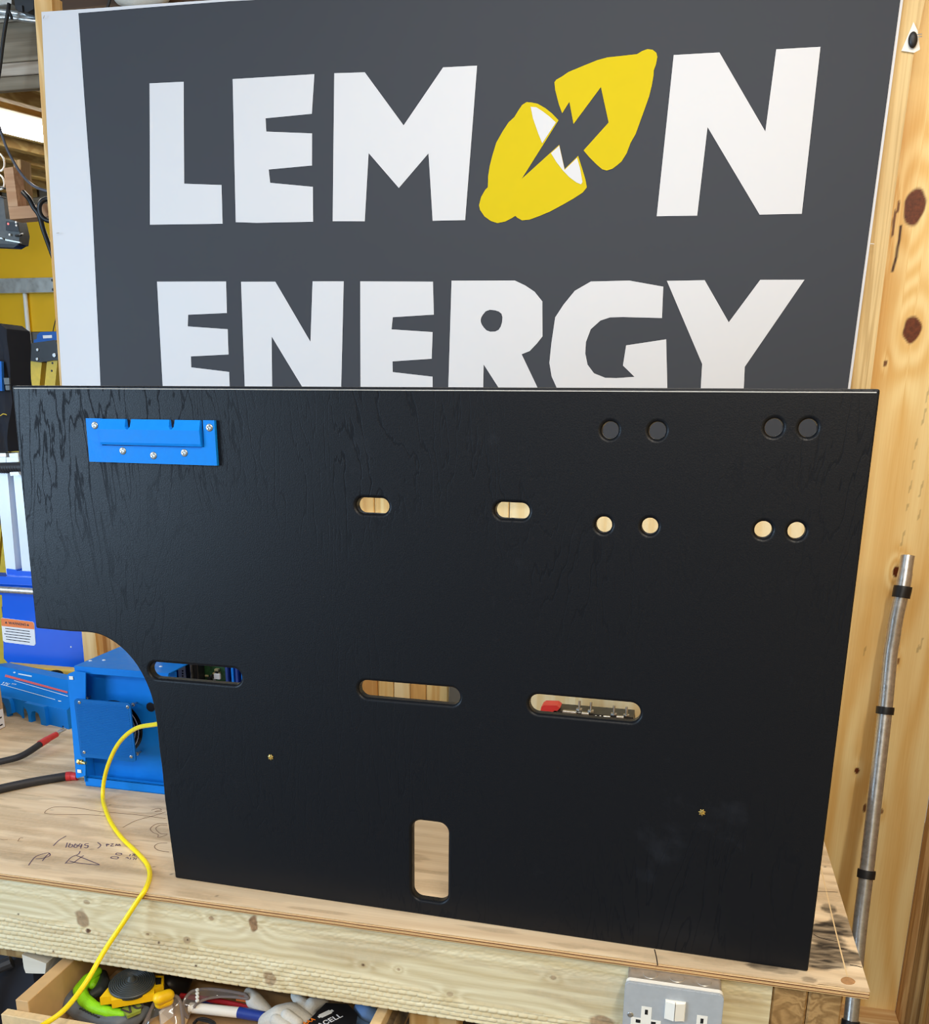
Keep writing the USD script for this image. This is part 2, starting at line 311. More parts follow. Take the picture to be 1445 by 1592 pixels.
# plywood sheet on the right with its knots
def ply_field(x, z):
    knots = [(1422, 322, .0215, .036, 1), (1419, 512, .019, .027, 1), (1394, 889, .008, .012, 1), (1333, 1198, .006, .009, 1), (1345, 1256, .004, .012, .9), (1390, 348, .0035, .026, .9), (1397, 322, .003, .012, .9), (1377, 565, .004, .006, .9), (1371, 1262, .004, .008, .8), (1397, 1028, .004, .008, .8)]
    u = x * 13 + 1.3 * meshkit.fbm(np.stack([x * 7, 0 * x, z * 1.1], -1), 3, 5) * 2.2
    u = u + .35 * meshkit.noise(np.stack([x * 22, 0 * x + 4, z * 3.2], -1), 3)
    g = np.zeros_like(x)
    for px, py, rx, rz, a in knots:
        c = aty(px, py, WY); dx, dz = (x - c[0]), (z - c[2])
        wob = 1 + .22 * (meshkit.noise(np.stack([x * 60, 0 * x + px, z * 60], -1), 2) - .5)
        d = np.sqrt((dx / rx) ** 2 + (dz / rz) ** 2) * wob
        u = u + 2.2 * np.sign(dx) * np.exp(-(dx / (rx * 2.2)) ** 2 - (dz / (rz * 3.5)) ** 2) * (1 if rx > .006 else .3)
        g = np.maximum(g, a * np.clip((1.06 - d) / .16, 0, 1))
    b = np.zeros_like(x)
    cr = LineString([aty(*q, WY)[[0, 2]] for q in [(1401, 352), (1399, 372), (1396, 385), (1394, 400), (1388, 421)]])
    near = (np.abs(x - .12) < .12) & (z > 1.9) & (z < 2.2)
    idx = np.where(near)[0]
    for i in idx:
        dd = cr.distance(Point(x[i], z[i]))
        if dd < .006: b[i] = np.clip(1.7 - dd / .0022, 0, 1)
    for px, py, L in [(1443, 612, .02), (1437, 648, .018), (1425, 690, .012), (1420, 722, .01), (1416, 757, .014), (1433, 760, .018), (1411, 790, .008), (1430, 800, .012), (1404, 838, .018), (1433, 1001, .014), (1428, 1008, .01), (1345, 1012, .012)]:
        c = aty(px, py, WY); b = np.maximum(b, .34 * ((np.abs(x - c[0] - .1 * (z - c[2])) < .0016) & (np.abs(z - c[2]) < L)))
    return np.stack([u, g, b], -1)
def grid(x0, x1, z0, z1, step, zstep=None):
    nx, nz = int((x1 - x0) / step) + 2, int((z1 - z0) / (zstep or step)) + 2
    X, Z = np.meshgrid(np.linspace(x0, x1, nx), np.linspace(z0, z1, nz)); i = np.arange(nx * nz).reshape(nz, nx)
    F = np.stack([i[:-1, :-1], i[:-1, 1:], i[1:, 1:], i[1:, :-1]], -1).reshape(-1, 4)
    return X.ravel(), Z.ravel(), np.vstack([F[:, [0, 1, 2]], F[:, [0, 2, 3]]])
PLY = fieldwood('knotty_plywood', s(250, 226, 164), s(226, 180, 104), s(112, 52, 22), 'z', rough=.42, dirt=s(70, 38, 18), ringamt=.40)
XR = .312
gx, gz, gf = grid(-.03, XR, .205, 2.80, .0024, .004)
obj('plywood_sheet', trimesh.Trimesh(np.stack([gx, np.full_like(gx, WY), gz], -1), gf, process=False), PLY, wb, attr=ply_field(gx, gz), label='golden plywood sheet with dark brown knots')
obj('plywood_sheet', box((-.740, WY, .22), (-.0302, WY + .018, 2.8), .001), CLAD2, wb)
obj('plywood_backing', box((-.03, WY + .002, .22), (XR, WY + .018, 2.8), 0), CLAD3, wb)
xs = [-1.862, -1.62, -1.385, -1.20, -1.094, -1.049, -1.003, -.958, -.897, -.742]
for i, (a, b) in enumerate(zip(xs[:-1], xs[1:])):
    obj('plank', box((a + .001, WY, .22), (b - .001, WY + .018, 2.62), .002), (CLAD2, CLAD, CLAD2, CLAD3, CLAD, CLAD2, CLAD3, CLAD, CLAD2)[i], wb)
# stud and batten that the banner is stapled to
BY = .955
obj('stud', slab([(52.5, -6), (80, -8), (112, 640), (156, 1060), (134, 1060), (96, 640)], BY + .003, .04), PINE, wb, label='pale pine stud at the left end of the wall')
obj('stud', slab([(1380, -40), (1447, -40), (1420, 92), (1388, 330), (1352, 620), (1290, 1100), (1265, 1100), (1300, 640)], BY + .003, .042), BATT, wb, label='pine stud down the right edge of the banner')
obj('stud', slab([(146, 930), (196, 930), (206, 1060), (155, 1060)], WY - .012, .011), STUDR, wb, label='dark knotty stud beside the pale one')
obj('sill', box((-.03, .93, FZ), (XR, WY + .02, .215), .002), PINE_X, wb)
# shelf-dark boards behind the top of the banner
obj('plank', box((-2.0, 1.12, 2.60), (-1.35, 1.15, 2.80), .002), DARKW, wb, label='dark brown board above the banner')
wr = tag(thing('wall_right', 'boarded right hand wall of the workshop', None, (XR, 0, FZ)), kind='structure')
for i, (y0, y1, dx, mt) in enumerate([(.955, 1.0, .000, STUDR), (.905, .954, .012, STUD), (.80, .904, .03, CLAD), (.755, .799, .012, STUDR), (.50, .754, .03, CLAD3), (.2, .499, .03, CLAD), (-.2, .199, .03, CLAD3), (-.9, -.201, .03, CLAD), (-1.9, -.901, .03, CLAD3), (-3.0, -1.901, .03, CLAD)]):
    obj('plank', box((XR + dx, y0, FZ), (XR + .06, y1, 3.0), .003), mt, wr)
# far end of the workshop on the left
wf = tag(thing('wall_far', 'yellow painted far wall with a dark lower part', None, (-3.6, 3.0, FZ)), kind='structure')
obj('yellow_panel', box((-5.2, 3.0, 2.06), (-1.9, 3.03, 2.60), .002), YELLOW, wf, label='yellow painted upper panel')
obj('grey_panel', box((-5.2, 3.0, FZ), (-1.9, 3.03, 2.059), .002), GREYP, wf)
obj('beige_board', box((-5.2, 2.99, 2.585), (-1.9, 3.03, 2.76), .002), OLD, wf)
wl = struct('wall_left', box((-5.2, -.5, FZ), (-5.15, 3.0, 3.0), .002), OLD)
ce = tag(thing('ceiling', 'low timber ceiling of dark boards and pale joists', None, (-3, 2, 2.8)), kind='structure')
for k in range(14):
    obj('board', box((-5.1 + .25 * k, 1.37, 2.752), (-5.1 + .25 * k + .247, 3.03, 2.767), .001), BOARDING, ce)
JD = unit([.38, .925, 0])
for k in range(-3, 9):
    c = np.array([-2.845 - .205 * k, 1.935, 2.705]); tmax = (2.985 - c[1]) / JD[1]; tmin = (1.375 - c[1]) / JD[1]
    obj('joist', bar(c + JD * tmin, c + JD * tmax, .042, .085, bev=.002), PINE_Y, ce)
hd = aty
zs = [2.747, 2.651, 2.617, 2.58]
for i, (z1, z0, mt) in enumerate([(2.83, 2.752, OLD2), (2.750, 2.653, OLD), (2.651, 2.619, OLD2), (2.617, 2.583, OLD)]):
    obj('header_plank', box((-3.4, 1.33, z0), (-1.80, 1.352, z1), .002), mt, ce)

# ------------------------------------------------------------------ workbench
ZB = .9; TT = .0145
bench = thing('workbench', 'worn plywood topped workbench on a treated timber rail', 'workbench', (-1.0, .45, FZ))
def bench_field(x, y):
    P3 = np.stack([x, y, 0 * x], -1); wob = meshkit.fbm(P3 * [14, 34, 1], 5, 3) - .5
    u = y * 26 + 2.4 * meshkit.fbm(np.stack([x * .8, y * 5, 0 * x], -1), 3, 9)
    b = np.zeros_like(x)
    # scorched black patches at the right hand corner
    for px, py, rx, ry, a in [(1290, 1462, .045, .062, .95), (1268, 1480, .05, .04, .9), (1308, 1443, .022, .05, .8), (1291, 1413, .013, .018, .8), (1190, 1503, .022, .012, .75), (1212, 1508, .022, .010, .55), (1258, 1524, .012, .008, .5)]:
        c = atz(px, py, ZB); d = np.sqrt(((x - c[0]) / rx) ** 2 + ((y - c[1]) / ry) ** 2) + wob * 1.5
        b = np.maximum(b, a * np.clip((1.05 - d) / .22, 0, 1))
    b *= .35 + 1.0 * meshkit.fbm(P3 * [40, 160, 1], 3, 8)
    g = np.zeros_like(x)
    for px, py, rx, ry, a in [(20, 1275, .17, .045, .30), (60, 1170, .12, .02, .25), (165, 1296, .05, .012, .3), (680, 1380, .08, .03, .25), (1262, 1335, .02, .05, .2), (400, 1392, .2, .012, .15), (1140, 1505, .12, .012, .2)]:
        c = atz(px, py, ZB); d = np.sqrt(((x - c[0]) / rx) ** 2 + ((y - c[1]) / ry) ** 2) + wob * 1.6
        g = np.maximum(g, a * np.clip((1.1 - d) / .25, 0, 1))
    g = np.maximum(g, .42 * np.clip((meshkit.fbm(P3 * [4, 14, 1], 5, 21) - .54) / .14, 0, 1)); g = np.maximum(g, .35 * np.clip((meshkit.fbm(P3 * [9, 60, 1], 3, 31) - .62) / .1, 0, 1))
    sp = RNG.uniform([x.min(), 0], [0, .5], (90, 2))
    for q in sp:
        m = (np.abs(x - q[0]) < .006) & (np.abs(y - q[1]) < .006)
        b[m] = np.maximum(b[m], .8 * np.clip(1.4 - np.hypot(x[m] - q[0], y[m] - q[1]) / .0022, 0, 1))
    return np.stack([u, g, np.clip(b, 0, 1)], -1)
WTOP = fieldwood('worktop_ply', s(246, 226, 194), s(206, 176, 138), s(168, 140, 104), 'x', rough=.6, ringamt=.16, fine=.42, bump=.3, dirt=s(46, 40, 36))
BX0 = -2.75
gx, gy, gf = grid(BX0, 0.0, 0.0, .985, .0042, .003)
edge = .0014 * (meshkit.noise(np.stack([gx * 90, gy, 0 * gx], -1), 4) - .5) * (gy < .002) - .0035 * ((np.abs(gx + .055) < .02) & (gy < .002))
obj('worktop', trimesh.Trimesh(np.stack([gx, gy + np.abs(edge), np.full_like(gx, ZB)], -1), gf, process=False), WTOP, bench, attr=bench_field(gx, gy))
def plyedge(name, cols):
    return M(name, {'g': ('geometry', {}), 'x': ('separate_xyz', {}), 'n': ('noise_texture', {'scale': 16, 'detail': 3}), 'nm': ('math', {'math_type': 'multiply_add', 'value2': .0016}), 'mr': ('map_range', {'from_min': ZB - TT, 'from_max': ZB}),
        'r': ('rgb_ramp', {'ramp': cols}), 'n2': ('noise_texture', {'scale': 140, 'detail': 2}), 'b': ('bump', {'strength': .7, 'distance': .002}), 'p': ('principled_bsdf', {'roughness': .75, 'specular_ior_level': .2})},
        [('g.position', 'x.vector'), ('g.position', 'n.vector'), ('n.fac', 'nm.value1'), ('x.z', 'nm.value3'), ('nm.value', 'mr.value'), ('mr.result', 'r.fac'), ('r.color', 'p.base_color'), ('g.position', 'n2.vector'), ('n2.fac', 'b.height'), ('b.normal', 'p.normal')])
lay = []
for a, b, c in [(0, .2, (206, 170, 118)), (.21, .38, (140, 96, 62)), (.39, .6, (214, 178, 128)), (.61, .78, (132, 90, 60)), (.79, 1, (224, 192, 146))]: lay += [(a, s(*c)), (b, s(*c))]
PEDGE = plyedge('worktop_edge_plies', lay)
# layered edge: five plies, slightly uneven
tt = np.linspace(0, 1, 6)
for k in range(5):
    z1, z0 = ZB - .0002 - TT * tt[k], ZB - TT * tt[k + 1] + .0001
    j = (.0012, -.0002, .0006, .0000, .0014)[k]
    obj('ply_layer', box((BX0, j + .0004, z0), (-j - .0003, .985, z1), .0006), PEDGE, bench)
# treated front rail: growth rings bending round its knots, the lower half pressed into a rippled tread
RY = .012; RZ1, RZ0 = ZB - TT - .0005, .731
RAILM = fieldwood('treated_rail', s(240, 232, 200), s(190, 170, 124), s(160, 126, 92), 'x', rough=.68, fine=.40, ringamt=.24, bump=.35, dirt=s(74, 50, 34))
RAILB = wood('treated_rail_back', s(232, 224, 190), s(186, 166, 118), 'x', across=9, along=.6, seed=.7, knot=.2)
def rail_field(x, z):
    u = (z - RZ0) * 58 + 4.2 * meshkit.fbm(np.stack([x * 1.7, 0 * x, z * 5], -1), 3, 41) + .5 * meshkit.noise(np.stack([x * 6, 0 * x, z * 30], -1), 6)
    g = np.zeros_like(x); b = np.zeros_like(x)
    for px, py, rx, rz, a in [(129, 1428, .014, .017, .8), (138, 1446, .005, .004, 1), (135, 1402.5, .008, .005, .6), (394, 1436, .008, .016, 1), (421, 1519, .012, .013, .7), (291, 1461, .008, .007, .6), (329, 1427, .005, .004, .8), (230, 1452, .004, .003, .8), (565, 1500, .005, .004, .7), (860, 1520, .005, .004, .7), (935, 1590, .020, .014, .8), (620, 1507, .003, .003, .7), (700, 1545, .006, .005, .5)]:
        c = aty(px, py, RY); dx, dz = x - c[0], z - c[2]; wob = 1 + .5 * (meshkit.noise(np.stack([x * 90, 0 * x + px, z * 90], -1), 2) - .5); d = np.sqrt((dx / rx) ** 2 + (dz / rz) ** 2) * wob
        u = u + 1.6 * np.sign(dz) * np.exp(-(dx / (rx * 3.6)) ** 2 - (dz / (rz * 2.4)) ** 2); g = np.maximum(g, a * np.clip((1.1 - d) / .25, 0, 1))
    for px, py, r in [(84, 1478, .0016), (306, 1500, .002), (248, 1464.5, .002), (29, 1421, .0016), (112, 1478, .0014), (138, 1446, .0028), (360, 1510, .0014), (292, 1461, .0016), (565, 1500, .0018)]:
        c = aty(px, py, RY); b = np.maximum(b, np.clip(1.6 - np.hypot(x - c[0], z - c[2]) / r, 0, 1))
    tone = meshkit.fbm(np.stack([x * 5, 0 * x, z * 26], -1), 4, 55)
    return np.stack([u, np.maximum(g, .25 * np.clip((tone - .56) / .12, 0, 1)), b], -1)
def tread(x, z):
    xx = x + .006 * (meshkit.noise(np.stack([x * 30, 0 * x, z * 60], -1), 61) - .5); zz = z + .004 * (meshkit.noise(np.stack([x * 24, 0 * x + 3, z * 40], -1), 62) - .5)
    r = zz / .0086; k = np.floor(r); v = r - k; u = xx / .0165 + .5 * (k % 2); u = u - np.floor(u)
    top = np.clip(v / .22, 0, 1) * np.clip((1 - v) / .5, 0, 1); side = np.clip(u / .14, 0, 1) * np.clip((1 - u) / .14, 0, 1); h = np.sqrt(np.clip(top * side, 0, 1))
    lim = RZ0 + .078 + .040 * (meshkit.fbm(np.stack([x * 3.2, 0 * x, 0 * x], -1), 2, 63) - .5) - .040 * np.clip((x + 1.0) / .5, 0, 1)
    m = np.clip((lim - z) / .012, 0, 1)
    fz = meshkit.fbm(np.stack([x * 160, 0 * x, z * 260], -1), 2, 64) - .5
    return .0027 * h * m + .0016 * fz * np.clip((z - RZ1 + .055) / .03, .15, 1)
gx2, gz2, gf2 = grid(-1.78, -.135, RZ0, RZ1, .0022, .0014)
edge_ = np.minimum(gz2 - RZ0, RZ1 - gz2); rnd = .004 - np.sqrt(np.clip(.004 ** 2 - np.clip(.004 - edge_, 0, .004) ** 2, 0, None))
obj('front_rail', trimesh.Trimesh(np.stack([gx2, RY - .0005 + rnd - tread(gx2, gz2), gz2], -1), gf2, process=False), RAILM, bench, attr=rail_field(gx2, gz2), label='greenish treated timber rail with a rippled tread pattern')
def railbox(x0, x1, y0, y1, z0, z1): return box((x0, y0, z0), (x1, y1, z1), .004)
obj('rail_core', railbox(BX0, -.135, RY + .0042, RY + .047, RZ0, RZ1), RAILB, bench)
for a, b in [(-.134, -.083), (-.082, -.033)]:
    obj('leg', box((a, RY + .001, FZ), (b, RY + .09, RZ1), .003), ENDG, bench)
obj('leg', box((-1.60, .06, FZ), (-1.50, .13, RZ0 - .002), .003), STUD, bench)
obj('leg', box((-.73, .06, FZ), (-.64, .10, RZ1), .003), PINE, bench)
obj('leg', box((-.12, .88, FZ), (-.03, .97, RZ1), .003), STUD, bench)
obj('leg', box((-2.70, .85, FZ), (-2.61, .97, RZ1), .003), STUD, bench)
obj('back_rail', box((BX0, .93, RZ0), (-.03, .975, RZ1), .004), STUD, bench)
obj('support_block', slab([(34, 1484), (72, 1498), (70, 1514), (40, 1513), (37, 1505)], .02, .05), WHITER, bench, label='whitewashed block under the front rail')
# pen drawings, scribed lines and cracks in the worktop
def on_bench(px, w=.0009, z=ZB + .0003, closed=False, n=None):
    P = np.array([atz(x, y, z) for x, y in px]);
    if closed: P = np.vstack([P, P[:1]])
    P = smoothpath(P, n or max(8, len(P) * 5)); T = np.gradient(P, axis=0); T /= np.linalg.norm(T, axis=1)[:, None] + 1e-9
    N = np.cross(T, [0, 0, 1]) * w / 2; V = np.vstack([P + N, P - N]); k = len(P)
    F = [[i, i + k, i + k + 1] for i in range(k - 1)] + [[i, i + k + 1, i + 1] for i in range(k - 1)]
    return trimesh.Trimesh(V, np.array(F)[:, ::-1], process=False)
c5 = lambda P: [(x / 3.6125, 1200 + y / 3.6125) for x, y in P]
PEN = plain('pen_ink', s(104, 86, 100), .6, var=.1); PENC = plain('pencil_line', s(150, 124, 100), .7, var=.1); GROOVE = plain('crack_dark', s(44, 32, 24), .9, var=.1); SCRIBE = plain('scribed_line', s(222, 194, 148), .7, var=.05)
marks = [[(160, 525), (195, 480), (235, 462), (272, 455), (280, 470), (240, 485), (200, 488)], [(238, 500), (262, 470), (280, 458)], [(366, 515), (400, 480), (440, 462), (450, 445)], [(372, 512), (410, 510), (440, 490), (470, 470)], [(430, 470), (470, 485), (520, 505), (558, 522), (500, 518), (440, 512), (390, 500)],
         [(300, 415), (330, 385), (372, 360)], [(378, 398), (370, 425)], [(395, 400), (385, 420), (402, 422), (408, 410), (392, 410)], [(425, 402), (415, 420), (430, 424), (434, 412), (420, 410)], [(452, 402), (440, 416), (462, 416)], [(460, 405), (452, 430)], [(498, 402), (480, 404), (478, 412), (494, 414), (490, 426), (472, 424)], [(548, 396), (566, 412), (548, 430)],
         [(598, 405), (600, 418)], [(598, 405), (614, 408), (600, 412)], [(622, 404), (636, 404), (622, 416), (640, 416)], [(650, 416), (654, 406), (664, 414), (670, 406), (676, 416)],
         [(655, 455), (682, 458), (678, 466), (652, 464), (655, 455)], [(628, 476), (662, 478), (658, 488), (624, 484), (628, 476)], [(733, 462), (728, 472)], [(742, 462), (752, 462), (744, 472)], [(760, 460), (756, 472), (770, 472), (772, 462), (760, 462)], [(782, 462), (778, 474)], [(706, 484), (716, 480), (722, 488)], [(735, 482), (730, 492)], [(746, 482), (756, 484), (748, 494)], [(766, 482), (762, 494)]]
for mk in marks: obj('pen_mark', on_bench(c5(mk), .0022), PEN, bench)
for mk in [[(250, 232), (262, 215), (310, 197), (420, 200), (560, 222), (760, 240), (930, 262)], [(250, 232), (330, 240), (480, 240), (600, 248)], [(940, 290), (880, 292), (845, 318), (860, 340), (888, 352), (890, 368), (940, 352)], [(940, 300), (900, 300), (875, 318), (900, 345), (940, 348)], [(940, 400), (890, 402), (868, 420), (890, 440), (950, 450)], [(0, 378), (20, 382), (44, 380)], [(850, 215), (890, 205), (905, 214), (870, 222), (910, 222)], [(690, 312), (760, 275), (850, 250), (930, 225)], [(100, 390), (112, 372), (130, 372)]]:
    obj('pencil_mark', on_bench(c5(mk), .0019), PENC, bench)
obj('scribed_line', on_bench([(1276, 1345), (1294, 1423), (1305, 1468), (1319, 1522)], .0022), SCRIBE, bench)
obj('crack', on_bench([(1018, 1476), (1021, 1488), (1023, 1501)], .0016), GROOVE, bench)
obj('crack', on_bench([(1266, 1453), (1276, 1458), (1288, 1461), (1303, 1464)], .0016), GROOVE, bench)
obj('crack', on_bench([(1322, 1500), (1334, 1502), (1341, 1504)], .0018), GROOVE, bench)
obj('crack', on_bench([(1268, 1386), (1284, 1386), (1303, 1387)], .0012), GROOVE, bench)
kn = [atz(*q, ZB + .0004) for q in chaikin([(1306, 1523), (1314, 1518), (1324, 1520), (1332, 1526), (1326, 1531), (1312, 1530)], 2)]
obj('knot', prism([(q[0], q[1]) for q in kn], .0004, (0, 0, ZB)), plain('worktop_knot', s(176, 132, 88), .7, var=.3, scale=120), bench)

# ------------------------------------------------------------------ black control panel
LEAN, PYAW = .017, -.0267
UX = np.array([math.cos(PYAW), math.sin(PYAW), 0]); NB = np.array([-math.sin(PYAW), math.cos(PYAW), 0])
UP = np.array([0, 0, 1.]) * math.cos(LEAN) + NB * math.sin(LEAN); NF = np.cross(UX, UP); NF /= np.linalg.norm(NF)   # NF: out of the front face, to the camera
if NF @ (EYE - np.array([-.084, .0319, ZB])) < 0: NF = -NF
PO = np.array([-.084, .0319, ZB + .0005]); PT = .018
def pl(x, y, off=0.0):
    P = atp(x, y, PO + NF * off, NF); d = P - PO; return np.array([d @ UX, d @ UP])
def pw(u, v, d=0): return PO + UX * u + UP * v + NF * d
tl, tr = pl(18, 600), pl(1369.5, 604)
topv = (tl[1] + tr[1]) / 2
lbx = pl(272.7, 1365.3)[0]
curve = [pl(*q) for q in [(108, 981.5), (144, 984), (166, 991.5), (188.2, 1006.7), (207.6, 1027.5), (221.5, 1049.7), (232.5, 1074.6), (238.6, 1096.7), (243.6, 1127.2), (247.7, 1166), (252, 1199), (256, 1243.4)]]
outl = [np.array([lbx, 0.]), np.array([0., 0.]), np.array([tr[0], topv]), np.array([tl[0], topv]), pl(55.8, 976.5)] + list(smoothpath(np.array(curve), 60))
outl = np.array(outl)
P0 = Polygon(outl).buffer(-.003).buffer(.003, quad_segs=6)
outl = np.array(P0.exterior.coords)[:-1]
def normals_of(L, inward):
    e = np.roll(L, -1, axis=0) - L; e /= np.linalg.norm(e, axis=1)[:, None] + 1e-12; n = np.stack([e[:, 1], -e[:, 0]], 1)
    m = n + np.roll(n, 1, axis=0); m /= np.linalg.norm(m, axis=1)[:, None] + 1e-12
    k = 1 / np.clip((m * n).sum(1), .35, 1); area = .5 * np.sum(L[:, 0] * np.roll(L[:, 1], -1) - np.roll(L[:, 0], -1) * L[:, 1])
    m = m * k[:, None]; m = m if area > 0 else -m          # away from the loop's inside
    return -m if inward else m
def stadium(a, b, r, n=14):
    d = unit(b - a); q = np.array([-d[1], d[0]]); t = np.linspace(-np.pi / 2, np.pi / 2, n)
    return np.vstack([b + r * (np.cos(t)[:, None] * d + np.sin(t)[:, None] * q), a + r * (-np.cos(t)[:, None] * d - np.sin(t)[:, None] * q)])
def ring(c, r, n=36):
    t = np.linspace(0, 2 * np.pi, n, endpoint=False); return c + r * np.stack([np.cos(t), np.sin(t)], 1)
holes = []
RD = .0055
for q in [(948.5, 668.8), (1022.2, 669.5), (1203.9, 664.6), (1257.2, 665.3), (938.8, 816.2), (1010.4, 818.3), (1187.3, 823.8), (1239.2, 825.5)]: holes.append(ring(pl(*q), .0116))
def slot(x0, y0, x1, y1, r):
    a, b = pl(x0, y0), pl(x1, y1); d = unit(b - a); return stadium(a + d * (r + RD), b - d * (r + RD), r)
holes.append(slot(548.2, 785.2, 609.4, 787.8, .0118)); holes.append(slot(763.5, 792.5, 828.7, 795.8, .0118))
holes.append(slot(227.5, 1041.2, 379.4, 1053.8, .0142)); holes.append(slot(552.5, 1070.2, 720, 1084.5, .0142)); holes.append(slot(817, 1093.2, 1001.7, 1110, .0152))
qa, qb = pl(634.5, 1398), pl(703, 1280.5)
cx_, cy_ = (qa + qb) / 2; hw, hh = .0315, (qb[1] - qa[1]) / 2 - .002
rr = Polygon([(cx_ - hw, cy_ - hh), (cx_ + hw, cy_ - hh), (cx_ + hw, cy_ + hh), (cx_ - hw, cy_ + hh)]).buffer(-.017).buffer(.017, quad_segs=10)
holes.append(np.array(rr.exterior.coords)[:-1])
layers = [(-RD * (1 - math.sin(t)), RD * (1 - math.cos(t))) for t in np.linspace(0, math.pi / 2, 6)] + [(0, PT - .0012), (-.0012, PT)]
def plate():
    parts, V = [], None
    loops = [(outl, normals_of(outl, False), .45)] + [(h, normals_of(h, True), 1.0) for h in holes]
    fr, bk = [], []
    for L, N, k in loops:
        rows = [L + N * o * k for o, d in layers]; n = len(L)
        pts = np.vstack([np.column_stack([R_, np.full(n, -d * (k if d < .01 else 1))]) for R_, (o, d) in zip(rows, layers)]); F = []
        for i in range(len(layers) - 1):
            for j in range(n):
                a, b = i * n + j, i * n + (j + 1) % n; F += [[a, b, b + n], [a, b + n, a + n]]
        parts.append(trimesh.Trimesh(pts, F, process=False)); fr.append(rows[0]); bk.append(rows[-1])
    for rings, dep, flip in ((fr, 0, False), (bk, -PT, True)):
        v, f = trimesh.creation.triangulate_polygon(Polygon(rings[0], rings[1:]), engine='earcut')
        parts.append(trimesh.Trimesh(np.column_stack([v, np.full(len(v), dep)]), f[:, ::-1] if flip else f, process=False))
    m = trimesh.util.concatenate(parts); m.merge_vertices(digits_vertex=6); m.fix_normals(); return m
def blackpaint():
    nodes = {'g': ('geometry', {}), 'm': ('mapping', {'scale': (7.5, 7.5, 1.5)}), 'n': ('noise_texture', {'scale': 1.0, 'detail': 7, 'roughness': .50, 'distortion': .4}), 'w': ('math', {'math_type': 'multiply', 'value2': 150.0}), 'sn': ('math', {'math_type': 'sine'}),
             'rp': ('rgb_ramp', {'ramp': [(0, (0, 0, 0)), (.13, (1, 1, 1)), (1, (1, 1, 1))]}), 'sr': ('map_range', {'from_min': -1, 'from_max': 1}),
             'f': ('noise_texture', {'scale': 480, 'detail': 2}), 'pa': ('noise_texture', {'scale': 2.2, 'detail': 2}), 'sc': ('noise_texture', {'scale': 8.5, 'detail': 5, 'roughness': .62, 'distortion': .3}), 'scr': ('rgb_ramp', {'ramp': [(.0, (0, 0, 0)), (.63, (0, 0, 0)), (.78, (1, 1, 1))]}),
             'c': ('mix', {'color1': s(12, 15, 21), 'color2': s(36, 40, 48)}), 'cm': ('math', {'math_type': 'multiply', 'value2': .5}),
             'q': ('map_range', {'from_min': .3, 'from_max': .7, 'to_min': .36, 'to_max': .46}), 'qa': ('math', {'math_type': 'multiply_add', 'value2': -.16}), 'qb': ('math', {'math_type': 'add', 'value2': .16}), 'sl': ('math', {'math_type': 'multiply_add', 'value2': .12, 'value3': .14}),
             'lm': ('math', {'math_type': 'multiply'}), 'lp': ('map_range', {'from_min': .42, 'from_max': .6}), 'gl': ('mix_float', {'a': 1.0}),
             'h': ('math', {'math_type': 'multiply_add', 'value2': 1.0}), 'b': ('bump', {'strength': .22, 'distance': .0008}), 'p': ('principled_bsdf', {})}
    links = [('g.position', 'm.vector'), ('m.vector', 'n.vector'), ('n.fac', 'w.value1'), ('w.value', 'sn.value1'), ('sn.value', 'sr.value'), ('sr.result', 'rp.fac'), ('g.position', 'f.vector'), ('g.position', 'pa.vector'), ('g.position', 'sc.vector'),
             ('sc.fac', 'scr.fac'), ('scr.color', 'cm.value1'), ('cm.value', 'c.fac'), ('c.color', 'p.base_color'), ('pa.fac', 'lp.value'), ('lp.result', 'gl.fac'), ('rp.color', 'gl.b'),
             ('f.fac', 'q.value'), ('q.result', 'qa.value3'), ('gl.result', 'qa.value1'), ('qa.value', 'qb.value1'), ('qb.value', 'p.roughness'), ('gl.result', 'sl.value1'), ('sl.value', 'p.specular_ior_level'),
             ('f.fac', 'h.value1'), ('gl.result', 'h.value3'), ('h.value', 'b.height'), ('b.normal', 'p.normal')]
    return M('black_painted_ply', nodes, links)
BPAINT = blackpaint()
panel = thing('control_panel', 'large black painted plywood panel with round holes and slots standing on the workbench', 'panel', PO)
PT4 = np.eye(4)
obj('board', frame(plate(), PO, UX, UP, NF), BPAINT, panel, smooth=30)
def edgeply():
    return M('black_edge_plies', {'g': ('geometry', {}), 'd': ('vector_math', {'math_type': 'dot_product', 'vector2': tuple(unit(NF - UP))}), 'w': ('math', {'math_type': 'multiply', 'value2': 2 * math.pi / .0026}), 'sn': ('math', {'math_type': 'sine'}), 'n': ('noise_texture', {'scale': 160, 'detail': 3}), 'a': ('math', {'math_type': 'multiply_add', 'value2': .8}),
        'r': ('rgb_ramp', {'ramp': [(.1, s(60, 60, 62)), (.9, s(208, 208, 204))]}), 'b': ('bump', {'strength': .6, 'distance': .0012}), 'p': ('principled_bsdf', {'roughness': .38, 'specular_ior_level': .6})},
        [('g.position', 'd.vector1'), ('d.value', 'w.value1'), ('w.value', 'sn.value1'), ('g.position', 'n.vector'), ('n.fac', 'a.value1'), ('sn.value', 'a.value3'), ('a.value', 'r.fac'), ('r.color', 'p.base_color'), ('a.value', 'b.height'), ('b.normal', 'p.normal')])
EPLY = edgeply()
